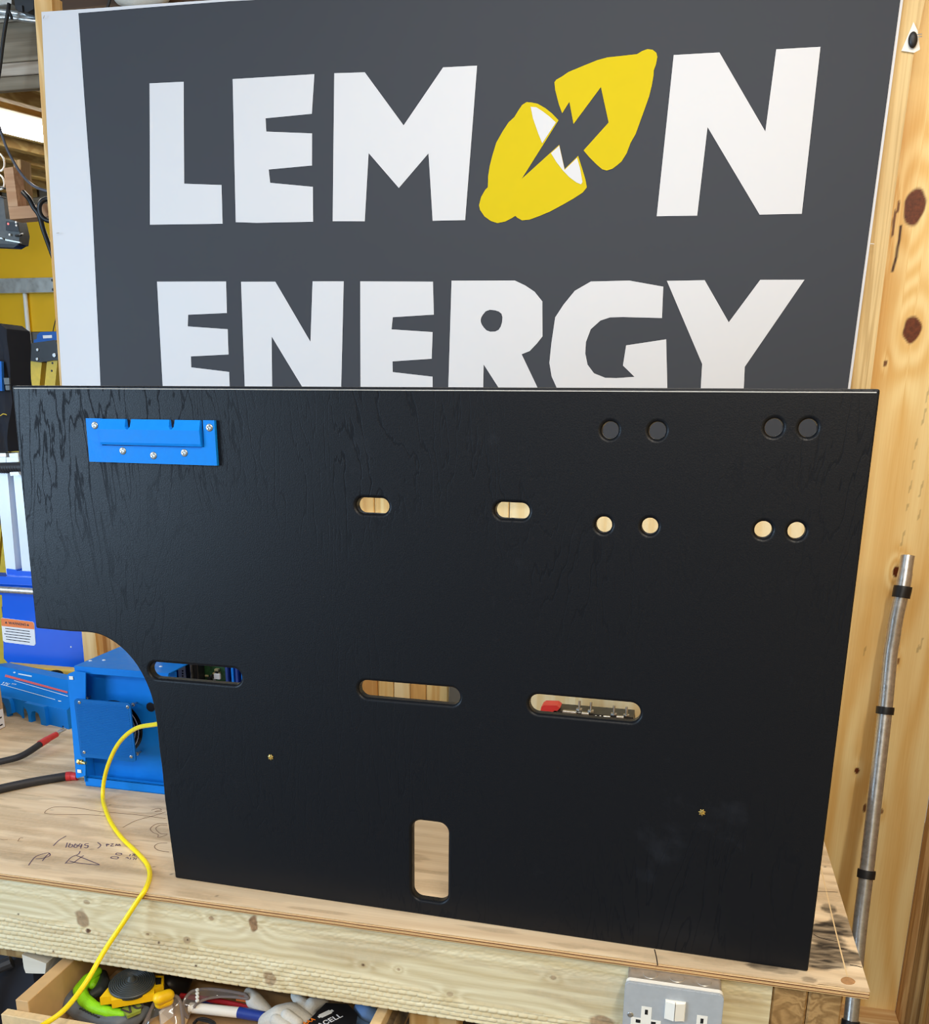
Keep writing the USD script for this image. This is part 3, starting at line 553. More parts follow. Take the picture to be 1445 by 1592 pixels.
# the worn top edge shows its plies; pale grey also paints its ceiling highlight
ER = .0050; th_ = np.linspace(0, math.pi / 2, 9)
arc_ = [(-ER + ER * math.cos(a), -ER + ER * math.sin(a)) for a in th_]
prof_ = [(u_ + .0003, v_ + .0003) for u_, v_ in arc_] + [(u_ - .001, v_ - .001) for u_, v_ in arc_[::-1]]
obj('edge_strip', prism(Polygon(prof_), tr[0] - tl[0] - .008, pw(tl[0] + .004, topv), NF, UP, np.cross(NF, UP)) if np.cross(NF, UP) @ UX > 0 else prism(Polygon(prof_), tr[0] - tl[0] - .008, pw(tr[0] - .004, topv), NF, UP, np.cross(NF, UP)), EPLY, panel, smooth=60, label='worn top edge showing its layers, with its ceiling highlight painted in')
def mani(q):
    q = vf(q).copy(); q.merge_vertices(); q.fix_normals()
    if q.volume < 0: q.invert()
    return m3.Manifold(m3.Mesh(np.asarray(q.vertices, np.float32), np.asarray(q.faces, np.uint32)))
def screw_head(c, r, h, n, cross=True):
    """pan head with a cross recess"""
    base = lathe([(r, 0), (r, h * .45), (r * .86, h * .8), (r * .5, h), (r * .2, h * 1.02)], c, n, 24)
    X = unit(np.cross(n, [.3, .2, .9])); Y = np.cross(n, X); out = mani(base)
    for sx, sy in ((1.2, .36), (.36, 1.2)): out = out - mani(frame(trimesh.creation.box((r * sx, r * sy, h * 1.6)), c + n * h * 1.1, X, Y, n))
    return vf(out)
for x, y in [(421, 1177), (1092, 1263)]:
    u = pl(x, y)
    ch = [screw_head(pw(*u), .0042, .0022, NF)]
    for k in range(7):
        a = k * .9 + .3; ch.append(box(pw(*u) + UX * math.cos(a) * .0042 + UP * math.sin(a) * .0044 - .0011, pw(*u) + UX * math.cos(a) * .0042 + UP * math.sin(a) * .0044 + .0011 + NF * .0012, .0004))
    obj('screw', join(ch), BRASS, panel, label='brass screw head with torn paint round it')
# blue bracket screwed to the panel
bk = [pl(*q) for q in [(137.2, 650.2), (336.4, 653.5), (340.7, 723.7), (143, 717.5)]]
def bl(x, y): return pl(100 + x / 5.16, 620 + y / 5.16, .006)
outer = Polygon(bk); pocket = Polygon([bl(288, 130), bl(1112, 130), bl(1124, 388), bl(305, 372)])
brk = obj('bracket', frame(prism(outer.difference(pocket), .0065), pw(0, 0, .0002), UX, UP, NF), BRK, panel, label='bright blue moulded bracket with two notches')
fa = [bl(290, 160), bl(1090, 172), bl(1112, 385), bl(308, 366)]
fl2 = Polygon(fa)
for nx in (515, 866):
    fl2 = fl2.difference(Polygon([bl(nx - 27, 150), bl(nx + 20, 150), bl(nx + 24, 225), bl(nx + 12, 246), bl(nx - 4, 246), bl(nx - 16, 225)]))
v0 = fa[2][1]; v1 = fa[0][1]
def ramp_flap():
    m = prism(fl2, 1.0); m = m.subdivide_to_size(.006) if hasattr(m, 'subdivide_to_size') else m
    V = m.vertices.copy(); top = V[:, 2] > .5
    # thin at the top, thick towards its lower edge
    kk = np.interp(V[:, 1], [v0, v0 + .004, v1 - .016, v1], [.0105, .0125, .0125, .0055])
    V[:, 2] = np.where(top, kk, np.where(V[:, 2] < .01, .0004, V[:, 2] * kk)); m.vertices = V; return m
fm = prism(fl2, 1.0)
vv, ff = trimesh.remesh.subdivide_to_size(fm.vertices, fm.faces, .9) if False else (fm.vertices.copy(), fm.faces)
for cutv in (v0 + .004, v1 - .016):
    a_ = trimesh.intersections.slice_mesh_plane(trimesh.Trimesh(vv, ff, process=False), [0, 1, 0], [0, cutv, 0]); b_ = trimesh.intersections.slice_mesh_plane(trimesh.Trimesh(vv, ff, process=False), [0, -1, 0], [0, cutv, 0])
    q = trimesh.util.concatenate([a_, b_]); vv, ff = q.vertices.copy(), q.faces
kk = np.interp(vv[:, 1], [v0, v0 + .004, v1 - .016, v1], [.0110, .0125, .0125, .0060]); vv[:, 2] = np.where(vv[:, 2] > .5, kk, .0004)
obj('flap', frame(trimesh.Trimesh(vv, ff, process=False), pw(0, 0, 0), UX, UP, NF), BRK, brk, smooth=20)
obj('pocket_floor', frame(prism(pocket.intersection(outer).buffer(-.0004), .0006), pw(0, 0, .0003), UX, UP, NF), BLACKP, brk)
for x, y in [(147.5, 661.3), (325.8, 664.8), (191, 701), (238.8, 708.2), (286.8, 704)]:
    u = pl(x, y, .0067); obj('screw', screw_head(pw(*u, .0067), .0058, .0017, NF), STEEL, brk)

# ------------------------------------------------------------------ banner
def wave(x, z):
    return .0055 * (meshkit.fbm(np.stack([x * 2.6, 0 * x, z * 1.6], -1), 3, 11) - .5) + .003 * np.sin(x * 5 + z * 2)
def bp(x, y): return aty(x, y, BY)[[0, 2]]
def sheet(poly, off, mat, name, parent, step=.03, **k):
    poly = poly if isinstance(poly, Polygon) else Polygon(poly).buffer(0)
    v, f = trimesh.creation.triangulate_polygon(poly, engine='earcut')
    v3, f3 = trimesh.remesh.subdivide_to_size(np.column_stack([v, 0 * v[:, 0]]), f, step, max_iter=12)
    y = BY - .004 - off + wave(v3[:, 0], v3[:, 1]); V = np.column_stack([v3[:, 0], y, v3[:, 1]])
    B = V + [0, .00022, 0]; n = len(V)
    m = trimesh.Trimesh(np.vstack([V, B]), np.vstack([f3, f3[:, ::-1] + n]), process=False)
    m.merge_vertices(); 
    if trimesh.triangles.normals(V[f3])[0].mean(0)[1] > 0: m.invert()
    return obj(name, m, mat, parent, smooth=50, **k)
PRINT = plain('print_grey', s(65, 68, 74), .6, var=.015, scale=2, spec=.12)
VINYL = plain('banner_white', s(212, 213, 217), .5, var=.006, scale=2, spec=.3)
VINY2 = plain('letter_white', s(211, 212, 215), .5, var=.006, scale=2, spec=.3)
LEMY = plain('lemon_yellow', s(208, 186, 24), .6, var=.012, scale=6, spec=.1)
LEMR = plain('lemon_rim', s(246, 232, 60), .5, var=.01, spec=.3)
bt = thing('banner', 'dark grey printed banner reading LEMON ENERGY with a cut lemon logo', 'banner', (-.95, BY, 2.0))
bot = 738
sheet([bp(64.8, 18.8), bp(200, 10.4), bp(361, .2), bp(640, -14), bp(1410, -46), bp(1404, 0), bp(1322.6, 600), bp(1303, bot), bp(113, bot), bp(97, 597), bp(78, 300)], 0, VINYL, 'sheet', bt)
sheet([bp(123.2, 21.2), bp(360, 4), bp(640, -10), bp(1404, -40), bp(1399.5, 0), bp(1318.5, 600), bp(1302, bot - 6), bp(165, bot - 6), bp(157, 597), bp(143, 300), bp(132, 150)], .0009, PRINT, 'printed_ground', bt, label='dark grey printed background')
cA = lambda P: [bp(200 + x / 2.5804, 60 + y / 2.5804) for x, y in P]
cB = lambda P: [bp(720 + x / 2.4914, 50 + y / 2.4914) for x, y in P]
cC = lambda P: [bp(220 + x / 2.6759, 400 + y / 2.6759) for x, y in P]
cD = lambda P: [bp(680 + x / 2.0069, 400 + y / 2.0069) for x, y in P]
letters = [('L', cA([(90, 183), (228, 177), (228, 584), (379, 590), (383, 745), (89, 748)])),
 ('E', cA([(424, 167), (751, 147), (741, 306), (556, 324), (559, 377), (742, 384), (742, 513), (569, 529), (575, 582), (746, 598), (747, 738), (520, 742), (436, 739)])),
 ('M', cA([(830, 143), (952, 139), (1107, 351), (1264, 118), (1400, 110), (1353, 730), (1223, 733), (1206, 463), (1088, 602), (968, 463), (953, 736), (825, 736)])),
 ('N', cB([(817, 91), (994, 82), (1171, 388), (1213, 71), (1384, 62), (1312, 706), (1149, 709), (948, 370), (908, 712), (751, 714)])),
 ('E', cC([(68, 102), (358, 102), (361, 233), (199, 240), (197, 288), (364, 300), (367, 405), (210, 413), (211, 458), (369, 477), (374, 612), (95, 612)])),
 ('N', cC([(420, 103), (563, 103), (709, 352), (718, 102), (848, 102), (835, 612), (718, 612), (547, 331), (549, 612), (436, 612)])),
 ('E', cC([(916, 102), (1217, 103), (1221, 240), (1051, 251), (1046, 301), (1216, 312), (1212, 423), (1050, 434), (1051, 478), (1216, 497), (1217, 612), (917, 612)])),
 ('Y', cD([(717, 74), (835, 72), (910, 203), (1008, 71), (1146, 71), (960, 342), (955, 452), (820, 452), (827, 333)]))]
Rp = Polygon(cD([(47, 74), (243, 73), (275, 88), (305, 108), (329, 138), (330, 247), (312, 270), (290, 293), (265, 303), (336, 452), (222, 452), (147, 335), (145, 452), (36, 452)]),
             [chaikin(cD([(140, 185), (158, 164), (190, 167), (206, 180), (203, 212), (190, 232), (160, 233), (143, 215), (137, 200)]), 1)])
Gp = Polygon(cD([(480, 76), (600, 73), (706, 92), (702, 190), (580, 187), (540, 188), (510, 198), (480, 225), (465, 265), (463, 300), (470, 335), (490, 362), (525, 376), (560, 377), (616, 373), (580, 338), (590, 275), (715, 256), (719, 420), (700, 448), (560, 462), (440, 450), (375, 410), (358, 372), (351, 330), (357, 270), (369, 188), (395, 148), (430, 105)]))
for i, (ch, P) in enumerate(letters): sheet(P, .0016, VINY2, 'letter', bt, .05, label='white letter ' + ch)
sheet(Rp, .0016, VINY2, 'letter', bt, .05, label='white letter R'); sheet(Gp, .0016, VINY2, 'letter', bt, .05, label='white letter G')
up = cB([(355, 195), (362, 185), (385, 172), (410, 155), (470, 130), (520, 110), (560, 99), (620, 93), (675, 87), (695, 75), (715, 68), (735, 70), (750, 82), (754, 98), (749, 125), (740, 150), (739, 170), (732, 210), (722, 250), (708, 290), (688, 345), (670, 395), (650, 430), (635, 470), (615, 502), (600, 515), (580, 530), (558, 537), (540, 532), (520, 515), (490, 485), (468, 459), (565, 351), (535, 214), (429, 357), (413, 271), (385, 315), (372, 280), (358, 225)])
lo = cB([(247, 272), (265, 273), (290, 278), (320, 295), (345, 315), (371, 342), (229, 569), (374, 437), (395, 531), (447, 480), (463, 530), (475, 570), (481, 602), (465, 622), (430, 645), (390, 668), (340, 695), (300, 712), (260, 727), (230, 730), (212, 720), (204, 713), (190, 722), (165, 735), (135, 741), (110, 733), (85, 715), (68, 690), (64, 672), (72, 640), (88, 612), (98, 602), (99, 560), (105, 520), (115, 480), (130, 430), (155, 385), (178, 350), (200, 330), (215, 305), (230, 283)])
w1 = cB([(263, 290), (285, 292), (310, 308), (335, 327), (361, 351), (308, 432), (293, 395), (272, 335)])
w2 = cB([(342, 470), (374, 441), (395, 535), (443, 488), (455, 530), (464, 582), (458, 591), (440, 583), (413, 563), (388, 537), (362, 503)])
lm = sheet(up, .0016, LEMY, 'lemon_half', bt, .03, label='upper yellow lemon half with a lightning notch'); lm2 = sheet(lo, .0016, LEMY, 'lemon_half', bt, .03, label='lower yellow lemon half with white cut face')
for w in (w1, w2): sheet(w, .0022, VINY2, 'cut_face', lm2, .03)
for (x0, y0), (x1, y1) in [((71, 31), (73, 26)), ((91, 363.5), (95.5, 363)), ((1352.5, 380), (1359, 380.5))]:
    a, b = aty(x0, y0, BY), aty(x1, y1, BY); a[1] = b[1] = BY - .0088
    obj('staple', bar(a, b, .0014, .0016), GALV if x0 < 1000 else WHITEP, bt)

# ------------------------------------------------------------------ things on the bench
def B(x, y, h=0.0): return atz(x, y, ZB + h)
# blue inverter case, open at the front, beside the panel
iv = thing('inverter_case', 'open blue metal inverter case with a ribbed fan cover, on the bench behind the panel', 'inverter', (-1.47, .47, ZB))
X0, X1, Y0, Y1, Z1 = -1.584, -1.352, .392, .575, 1.1795
T = .002
obj('top_sheet', join([prism([(X0 + .006, Y0 + .002), (X1, Y0 + .002), (X1, Y1), (X0 + .006, Y1)], T, (0, 0, Z1 - T)), box((X0 + .006, Y0, Z1 - .015), (X1, Y0 + .003, Z1 - .0005), .001), tube([(X0 + .006, Y0 + .003, Z1 - .003), (X1, Y0 + .003, Z1 - .003)], .003, 10)]), VBLUE, iv)
obj('base_tray', join([box((X0 + .002, Y0, ZB), (X1 + .27, Y1, ZB + .003), .001), box((X0 + .002, Y0, ZB + .0005), (X1 + .0, Y0 + .003, ZB + .022), .001), box((X0 + .002, Y0, ZB + .019), (X1, Y0 + .014, ZB + .022), .001)]), VBLUE, iv)
fx0, fx1 = -.026, .0045
obj('side_flange', slab([(104.7, 1049.5), (106.5, 1047.3), (116, 1043.5), (133, 1046), (133, 1206), (126, 1208), (120, 1209.5), (118.3, 1208.5)], Y0 - .008, .003), VBLUE, iv)
obj('side_wall', box((X0 + .004, Y0 - .005, ZB + .012), (X0 + .007, Y1, Z1 - .018), .001), VBLUE, iv)
fanc = aty(182, 1131, Y0 + .03); fr_ = .063
backp = Polygon([(X0 + .008, ZB + .004), (X1, ZB + .004), (X1, Z1 - .004), (X0 + .008, Z1 - .004)]).difference(Point(fanc[0], fanc[2]).buffer(fr_, 24)).difference(Point(*aty(235, 1099, Y0 + .03)[[0, 2]]).buffer(.009))
obj('front_sheet', prism(backp, .002, (0, Y0 + .032, 0), (1, 0, 0), (0, 0, 1), (0, -1, 0)), VBLUE, iv)
obj('grommet', disc(aty(235, 1099, Y0 + .031), (0, -1, 0), .0105, .003, 20), BLACKP, iv)  # black disc paints the darkness inside the open hole
fan = obj('fan', join([lathe([(fr_ + .004, 0), (fr_ + .004, .028), (fr_ - .002, .028), (fr_ - .002, .002), (.002, .002)], fanc + [0, .029, 0], (0, -1, 0), 40), disc(fanc + [0, .02, 0], (0, -1, 0), .02, .02)]), BLACKP, iv, label='black cooling fan behind the cover')
bl_ = []
for k in range(7):
    a = k * 2 * np.pi / 7; d = np.array([math.cos(a), 0, math.sin(a)]); e = np.array([-math.sin(a), .6, math.cos(a)])
    bl_.append(bar(fanc + d * .018 + [0, .012, 0], fanc + d * .052 + [0, .012, 0], .026, .0015, np.cross(d, unit(e)), .0003))
obj('blade', join(bl_), BLACKP, fan, kind=None)
for R_ in (.057, .049, .041):
    obj('guard_ring', torus(fanc + [0, -.006, 0], (0, 1, 0), R_, .0011), CHROME, fan)
# ribbed cover on stand-offs
cvp = [aty(x, y, Y0 - .02) for x, y in [(118, 1085.6), (205.2, 1092.6), (211.5, 1183.7), (125.9, 1175.8)]]
co = (cvp[0] + cvp[1] + cvp[2] + cvp[3]) / 4; cX = unit(cvp[1] - cvp[0] + cvp[2] - cvp[3]); cN = np.array([0, -1., 0]); cY = np.cross(cN, cX)
w_, h_ = np.linalg.norm(cvp[1] - cvp[0]) / 2, np.linalg.norm(cvp[2] - cvp[1]) / 2
sq = Polygon([(-w_, -h_), (w_, -h_), (w_, h_), (-w_, h_)]).buffer(-.007).buffer(.007, quad_segs=6)
cover = obj('fan_cover', frame(prism(sq, .004), co, cX, cY, cN), VBLUE2, iv, label='ribbed blue plastic fan cover')
rib = []
nr = 30
for k in range(nr):
    v = -h_ * .86 + 2 * h_ * .86 * k / (nr - 1); rib.append(frame(box((-w_ * .93, v - .00085, .0038), (w_ * .93, v + .00085, .0049), .0003), co, cX, cY, cN))
obj('rib', join(rib), VBLUE2, cover, kind=None)
for x, y in [(120.5 + 3, 1092), (198.5, 1099), (204, 1176.5), (131, 1169.5)]:
    c = aty(x, y, Y0 - .0242); obj('screw', screw_head(c, .0036, .0016, cN), STEEL, cover)
for x, y in [(212.2, 1092.6), (218.5, 1168.8), (140, 1083)]:
    c = aty(x, y, Y0 + .028); obj('stand_off', join([lathe([(.0022, 0), (.0022, .028)], c, (0, -1, 0), 10), disc(c + [0, -.010, 0], (0, -1, 0), .0045, .005, 6)]), STEEL, iv)
for x, y in [(110.7, 1054), (123.5, 1199)]:
    c = aty(x, y, Y0 - .009); obj('tab', box(c - [.005, .001, .004], c + [.005, .001, .004], .0006), WHITEP, iv)
c = aty(122, 1183.7, Y0 - .008); obj('earth_stud', join([lathe([(.0035, 0), (.0035, .022)], c, (1, -.2, -.02), 14), disc(c, (1, -.2, -.02), .0065, .006, 6), disc(c + [.009, 0, 0], (1, -.2, -.02), .006, .003, 20)]), BRASS, iv)
for x, y in [(140.5, 1027.5), (161.5, 1026.5)]: c = atz(x, y, Z1); obj('rivet', lathe([(.004, 0), (.003, .0012), (.001, .0018)], c, (0, 0, 1), 14), PALEB, iv)
c = atz(250, 1036.4, Z1); obj('rivet', lathe([(.004, 0), (.003, .0012), (.001, .0018)], c, (0, 0, 1), 14), PALEB, iv)
# works seen through the slot: black transformer, circuit board, blue ribbed sink
YI = .50
def at2(x, y, Y=YI): return aty(x, y, Y)
q0, q1 = at2(268, 1026), at2(311, 1060)
mod = obj('transformer', box((q0[0] - .03, YI, ZB + .004), (q1[0] - .012, YI + .06, 1.235), .003), DKBLUE, iv, label='blue tinted transformer block')
obj('rating_label', box((at2(277, 1040)[0], YI - .0008, at2(277, 1062)[2]), (at2(288.5, 1040)[0], YI + .0002, at2(280, 1034)[2]), .0001), PAPER, mod)
for k in range(4):
    c = at2(284.5, 1043 + k * 4); obj('label_print', box(c - [.002, .0014, .0018], c + [.002, .0004, .0018], .0001), INK, mod)
obj('module', box((at2(292, 1040)[0], YI - .01, ZB + .004), (at2(311, 1040)[0], YI + .05, 1.235), .002), BLACKP, iv, label='black power module')
obj('dividing_plate', box((at2(302.5, 1040)[0], YI - .02, ZB + .004), (at2(304, 1040)[0], YI - .011, 1.235), .0003), STEEL, iv)
pc0, pc1 = at2(312, 1060)[0], at2(350, 1060)[0]
pcb = obj('circuit_board', box((pc0, YI + .02, ZB + .004), (pc1, YI + .024, 1.235), .0005), PCB, iv, label='green circuit board crowded with parts')
for k in range(46):
    x = RNG.uniform(pc0 + .004, pc1 - .004); z = RNG.uniform(1.10, 1.228); w = RNG.uniform(.0016, .006); h = RNG.uniform(.0016, .006)
    obj('component', box((x - w, YI + .02 - RNG.uniform(.002, .009), z - h), (x + w, YI + .0205, z + h), .0006), [COMP, BLACKP, STEEL, COMP, WHITEP][k % 5], pcb)
c = at2(339, 1051); obj('chip_label', box(c + [-.007, -.006, -.006], c + [.007, .0, .006], .0004), PAPER, pcb)
for k in range(5):
    x = at2(352, 1050)[0] + k * .012; obj('heatsink_fin', box((x, YI - .005 + .004 * (k % 2), ZB + .004), (x + .0065, YI + .06, 1.24), .001), (DKBLUE, VBLUE)[k % 2], iv)

# moulded blue cover with red stripe
ca, cb = B(12, 1110), B(107, 1133); cz = np.array([0, 0, 1.]); cX = unit((cb - ca) * [1, 1, 0]); cN = unit(np.cross(cX, cz)); cN = cN if cN[1] < 0 else -cN
L0, L1 = -.16, np.linalg.norm((cb - ca)[:2]) + .004
cov = thing('terminal_cover', 'blue plastic cover with a red stripe and arched cable openings, beside the blue case', 'cover', ca)
def cpt(u, v, w): return ca + cX * u + cz * v - cN * w    # along, up, back
H1, H2, D1 = .052, .098, .085
def cyl(P, th): return P
wall = Polygon([(L0, 0), (L1, 0), (L1, H1), (L0, H1)])
def cu(x, y):
    q = atp(x, y, ca, cN) - ca; return np.array([q @ cX, q @ cz])
for (xa, xb, yt, yb) in [(4, 19, 1088, 1120), (21.5, 36.5, 1107, 1122), (39.5, 52.5, 1098, 1125), (57, 71.5, 1104, 1130)]:
    a, b = cu(xa, yb)[0], cu(xb, yb)[0]; top = cu((xa + xb) / 2, yt)[1]; r = (b - a) / 2
    wall = wall.difference(Polygon([(a, -.01), (b, -.01), (b, max(top - r, .004)), (b - r * .3, top - r * .25), ((a + b) / 2, top), (a + r * .3, top - r * .25), (a, max(top - r, .004))]))
wall = wall.difference(Polygon([(cu(97, 1125)[0], -.01), (cu(100, 1125)[0], -.01), (cu(100, 1122)[0], .006), (cu(97.5, 1122)[0], .006)]))
obj('front_wall', prism(wall, .003, cpt(0, 0, 0), cX, cz, cN), VBLUE, cov)
def plate4(a, b, c, d, t=.003):
    a, b, c, d = map(np.asarray, (a, b, c, d)); n = unit(np.cross(b - a, d - a)); return hull([a, b, c, d, a - n * t, b - n * t, c - n * t, d - n * t])
obj('sloped_top', plate4(cpt(L0, H1, 0), cpt(L1, H1, 0), cpt(L1 - .004, H2, D1), cpt(L0, H2, D1)), VBLUE, cov)
obj('ridge', plate4(cpt(L0, H2, D1), cpt(L1 - .004, H2, D1), cpt(L1 - .004, H2 - .006, D1 + .05), cpt(L0, H2 - .006, D1 + .05)), VBLUE, cov)
obj('end_wall', hull([cpt(L1, 0, 0), cpt(L1, H1, 0), cpt(L1 - .004, H2, D1), cpt(L1 - .004, 0, D1), cpt(L1 - .003, 0, 0), cpt(L1 - .003, H1, 0), cpt(L1 - .007, H2, D1), cpt(L1 - .007, 0, D1)]), VBLUE, cov)
for (xa, xb, yt, yb) in [(4, 26, 1082, 1112), (48, 79, 1088, 1124)]:   # hoods over the openings
    a, b = cu(xa, yb)[0], cu(xb, yb)[0]; t_ = cu((xa + xb) / 2, yt)[1]; ring_ = []
    hd_ = Polygon([(a, .0), (b, 0), (b, t_ * .72), (b - .006, t_ * .95), ((a + b) / 2, t_), (a + .006, t_ * .95), (a, t_ * .72)])
    hd_ = hd_.intersection(wall.buffer(.0001)); obj('hood', prism(hd_, .014, cpt(0, 0, 0), cX, cz, cN), VBLUE, cov)
tN = unit(np.cross(cX, cpt(0, H2, D1) - cpt(0, H1, 0))); tN = tN if tN[2] > 0 else -tN; tY = np.cross(tN, cX)
def on_top(x, y): return atp(x, y, cpt(0, H1, 0) + tN * .0006, tN)
def strip4(P, mat, name): obj(name, plate4(*[on_top(*q) for q in P], t=.0005), mat, cov)
strip4([(7.5, 1052.2), (8.8, 1048.8), (105.3, 1075.2), (105, 1078.2)], PINKS, 'red_stripe')
strip4([(22, 1058.6), (22.2, 1057.9), (106, 1082.2), (106, 1083.2)], WINK, 'print_line')
strip4([(5, 1065.3), (5.2, 1064.5), (86, 1087.4), (86, 1088.3)], WINK, 'print_line')
for (x, y, w, h) in [(22.5, 1045.6, 7, 4.0), (92.8, 1090, 9, 3)]: 
    c = on_top(x, y); obj('logo_mark', frame(lathe([(.5, 0), (.5, 1)], (0, 0, 0), (0, 0, 1), 16), c, cX * w * .0014, tY * h * .0012, tN * .0005), WINK, cov)
obj('printed_word', plate4(*[on_top(*q) for q in [(28.5, 1048.6), (28.7, 1046.9), (49.5, 1050.6), (49.5, 1052.6)]], t=.0005), WINK, cov)
obj('printed_word', text_on('12V', .011, on_top(8.5, 1063.5), cX, tN, .0004), WINK, cov)
obj('printed_word', text_on('24 | 12', .004, on_top(22, 1063.5), cX, tN, .0004), WINK, cov)

# cardboard box at the far left edge
cb0 = thing('cardboard_box', 'brown cardboard box with a white label at the left edge of the bench', 'box', B(-14, 1160))
pa = B(9.5, 1130)
obj('carton', box((pa[0] - .20, pa[1] - .26, ZB), (pa[0], pa[1], ZB + .118), .002), CARD, cb0)
obj('label', box((pa[0] - .0002, pa[1] - .13, ZB + .002), (pa[0] + .0006, pa[1] - .004, ZB + .052), .0001), PAPER, cb0)
for k in range(4): obj('label_print', box((pa[0] + .0005, pa[1] - .10, ZB + .009 + k * .010), (pa[0] + .0010, pa[1] - .012 - .01 * (k % 2), ZB + .013 + k * .010), .0001), INK, cb0)

# battery cables
def heavy(name, px, red, lug, r, label):
    P = [B(x, y, h) for x, y, h in px]; t = thing(name, label, 'cable', P[-1], None)
    obj('sheath', cable(P, r, 50, 16), BLACKR, t)
    Rr = [B(x, y, h) for x, y, h in red]; obj('heat_shrink', tube(smoothpath(Rr, 20), np.interp(np.linspace(0, 1, 20), [0, .45, .55, 1], [r * 1.12, r * 1.1, r * .98, r * .9]), 16), REDS, t, label='red heat shrink sleeve')
    a, b = [B(x, y, h) for x, y, h in lug]; d = unit(b - a); n = unit(np.cross(d, np.cross([0, 0, 1], d)) + np.array([0, -.35, 0])); q = np.cross(n, d)
    L = np.linalg.norm(b - a); pad = Polygon([(0, -r * .55), (L * .5, -r * .95), (L * .5, r * .95), (0, r * .55)]).union(Point(L * .62, 0).buffer(r * 1.0)).difference(Point(L * .62, 0).buffer(r * .52))
    obj('lug', join([frame(prism(pad, .003), a, d, q, n), tube([a - d * .006, a + d * L * .2], r * .62, 12)]), STEEL, t, label='tinned ring lug')
heavy('battery_cable', [(-60, 1189, .010), (-20, 1187, .012), (10, 1182, .014), (36, 1174, .018), (64, 1156, .026)], [(62, 1157, .026), (74, 1149.5, .028), (88, 1141.5, .031)], [(88, 1141.5, .031), (105, 1131, .036)], .0078, 'black battery cable ending in a red sleeve and open ring lug, nearest the blue cover')
heavy('battery_cable', [(-60, 1239, .010), (-20, 1231, .010), (20, 1222, .010), (60, 1214, .010), (105, 1206.5, .010)], [(103, 1207, .0105), (112, 1206.5, .0105), (121, 1207.5, .0105)], [(121, 1207.5, .0095), (137, 1206, .008)], .0095, 'black battery cable whose red end is tucked under the blue case')
# yellow lead
def Yd(x, y, Y): return aty(x, y, Y)
yp = [Yd(300, 1120, .13), Yd(262, 1121, .125), Yd(243, 1126, .16), Yd(215, 1131, .235), Yd(195, 1144, .275), Yd(180, 1163, .305), Yd(168, 1190, .33), Yd(161.5, 1216, .345), B(160, 1240, .006), B(163.5, 1256, .0045), B(173, 1279, .0045), B(190, 1303, .0045), B(213, 1325, .0045), B(229, 1344, .0045), B(233, 1362, .0045), B(226, 1383, .0045), aty(213, 1402, -.0065), aty(192, 1434, -.022), aty(162, 1479, -.05), aty(132, 1530, -.10), aty(100, 1570, -.16), aty(66, 1594, -.20), aty(40, 1608, -.24)]
solo('yellow_cable', tube(smoothpath(yp, 220), .0044, 14), YCAB, 'bright yellow cable looping over the bench edge', 'cable')

# yellow case with black lettering behind the blue cover
yc = thing('yellow_case', 'yellow case with black lettering lying behind the blue cover', 'case', (-1.95, .93, ZB))
yA, yB = aty(6, 1040, .93), aty(150, 1072, .93)
obj('lid', box((yA[0] - .02, .95, ZB), (-1.72, .984, aty(60, 1038, .95)[2]), .004), plain('case_yellow', s(226, 186, 84), .5, var=.08), yc)
c = aty(74, 1049.5, .9496); obj('lettering', text_on('RC', .040, c + [-.005, 0, -.004], (1, 0, 0), (0, -1, 0), .0006, True, 1.5, .45), BLACKP, yc)

# red and black bus bar seen through the right hand slot
YB_ = .86
bb = thing('bus_bar', 'black bus bar with a red cover and metal studs behind the right hand slot', 'bus bar', (-.55, YB_, ZB))
def bx(x, y): return aty(x, y, YB_)
xa, xb = bx(836, 1105), bx(990, 1118)
obj('foot', box((xa[0] - .01, YB_ - .005, ZB), (xb[0] + .02, YB_ + .07, xb[2] - .05), .003), BLACKP, bb)
obj('body', hull([(xa[0], YB_, xb[2] - .052), (xb[0], YB_, xb[2] - .052), (xa[0], YB_ + .06, xb[2] - .052), (xb[0], YB_ + .06, xb[2] - .052), (bx(862, 1104)[0], YB_, bx(862, 1105)[2]), (bx(985, 1115)[0], YB_, bx(985, 1115.5)[2]), (bx(862, 1104)[0], YB_ + .06, bx(862, 1105)[2]), (bx(985, 1115)[0], YB_ + .06, bx(985, 1115.5)[2])]), BLACKP, bb)
obj('red_cover', hull([bx(839, 1112), bx(842, 1099), bx(846, 1096.5), bx(866, 1097), bx(871, 1101), bx(860, 1112)] + [bx(*q) + [0, .04, 0] for q in [(839, 1112), (842, 1099), (846, 1096.5), (866, 1097), (871, 1101), (860, 1112)]]), RED, bb, label='red plastic end cover')
for x, y in [(900.5, 1100), (918.5, 1102.5), (954.5, 1107.5), (974, 1109.5)]:
    c = bx(x, y); obj('stud', join([lathe([(.003, -.03), (.003, .014)], c + [0, .01, 0], (0, 0, 1), 12), disc(c + [0, .01, -.012], (0, 0, 1), .008, .007, 6), disc(c + [0, .01, -.016], (0, 0, 1), .010, .003, 20)]), STEEL, bb)
for x, y in [(891, 1107), (910.5, 1109), (944, 1114), (964.5, 1114.5), (881, 1106)]:
    c = bx(x, y); obj('link', box(c - [.009, .008, .004], c + [.009, .004, .003], .001), STEEL, bb)
for x in (927, 934): c = bx(x, 1112.8); obj('lamp', box(c - [.002, .004, .0015], c + [.002, 0, .0015], .0004), WHITEP, bb)
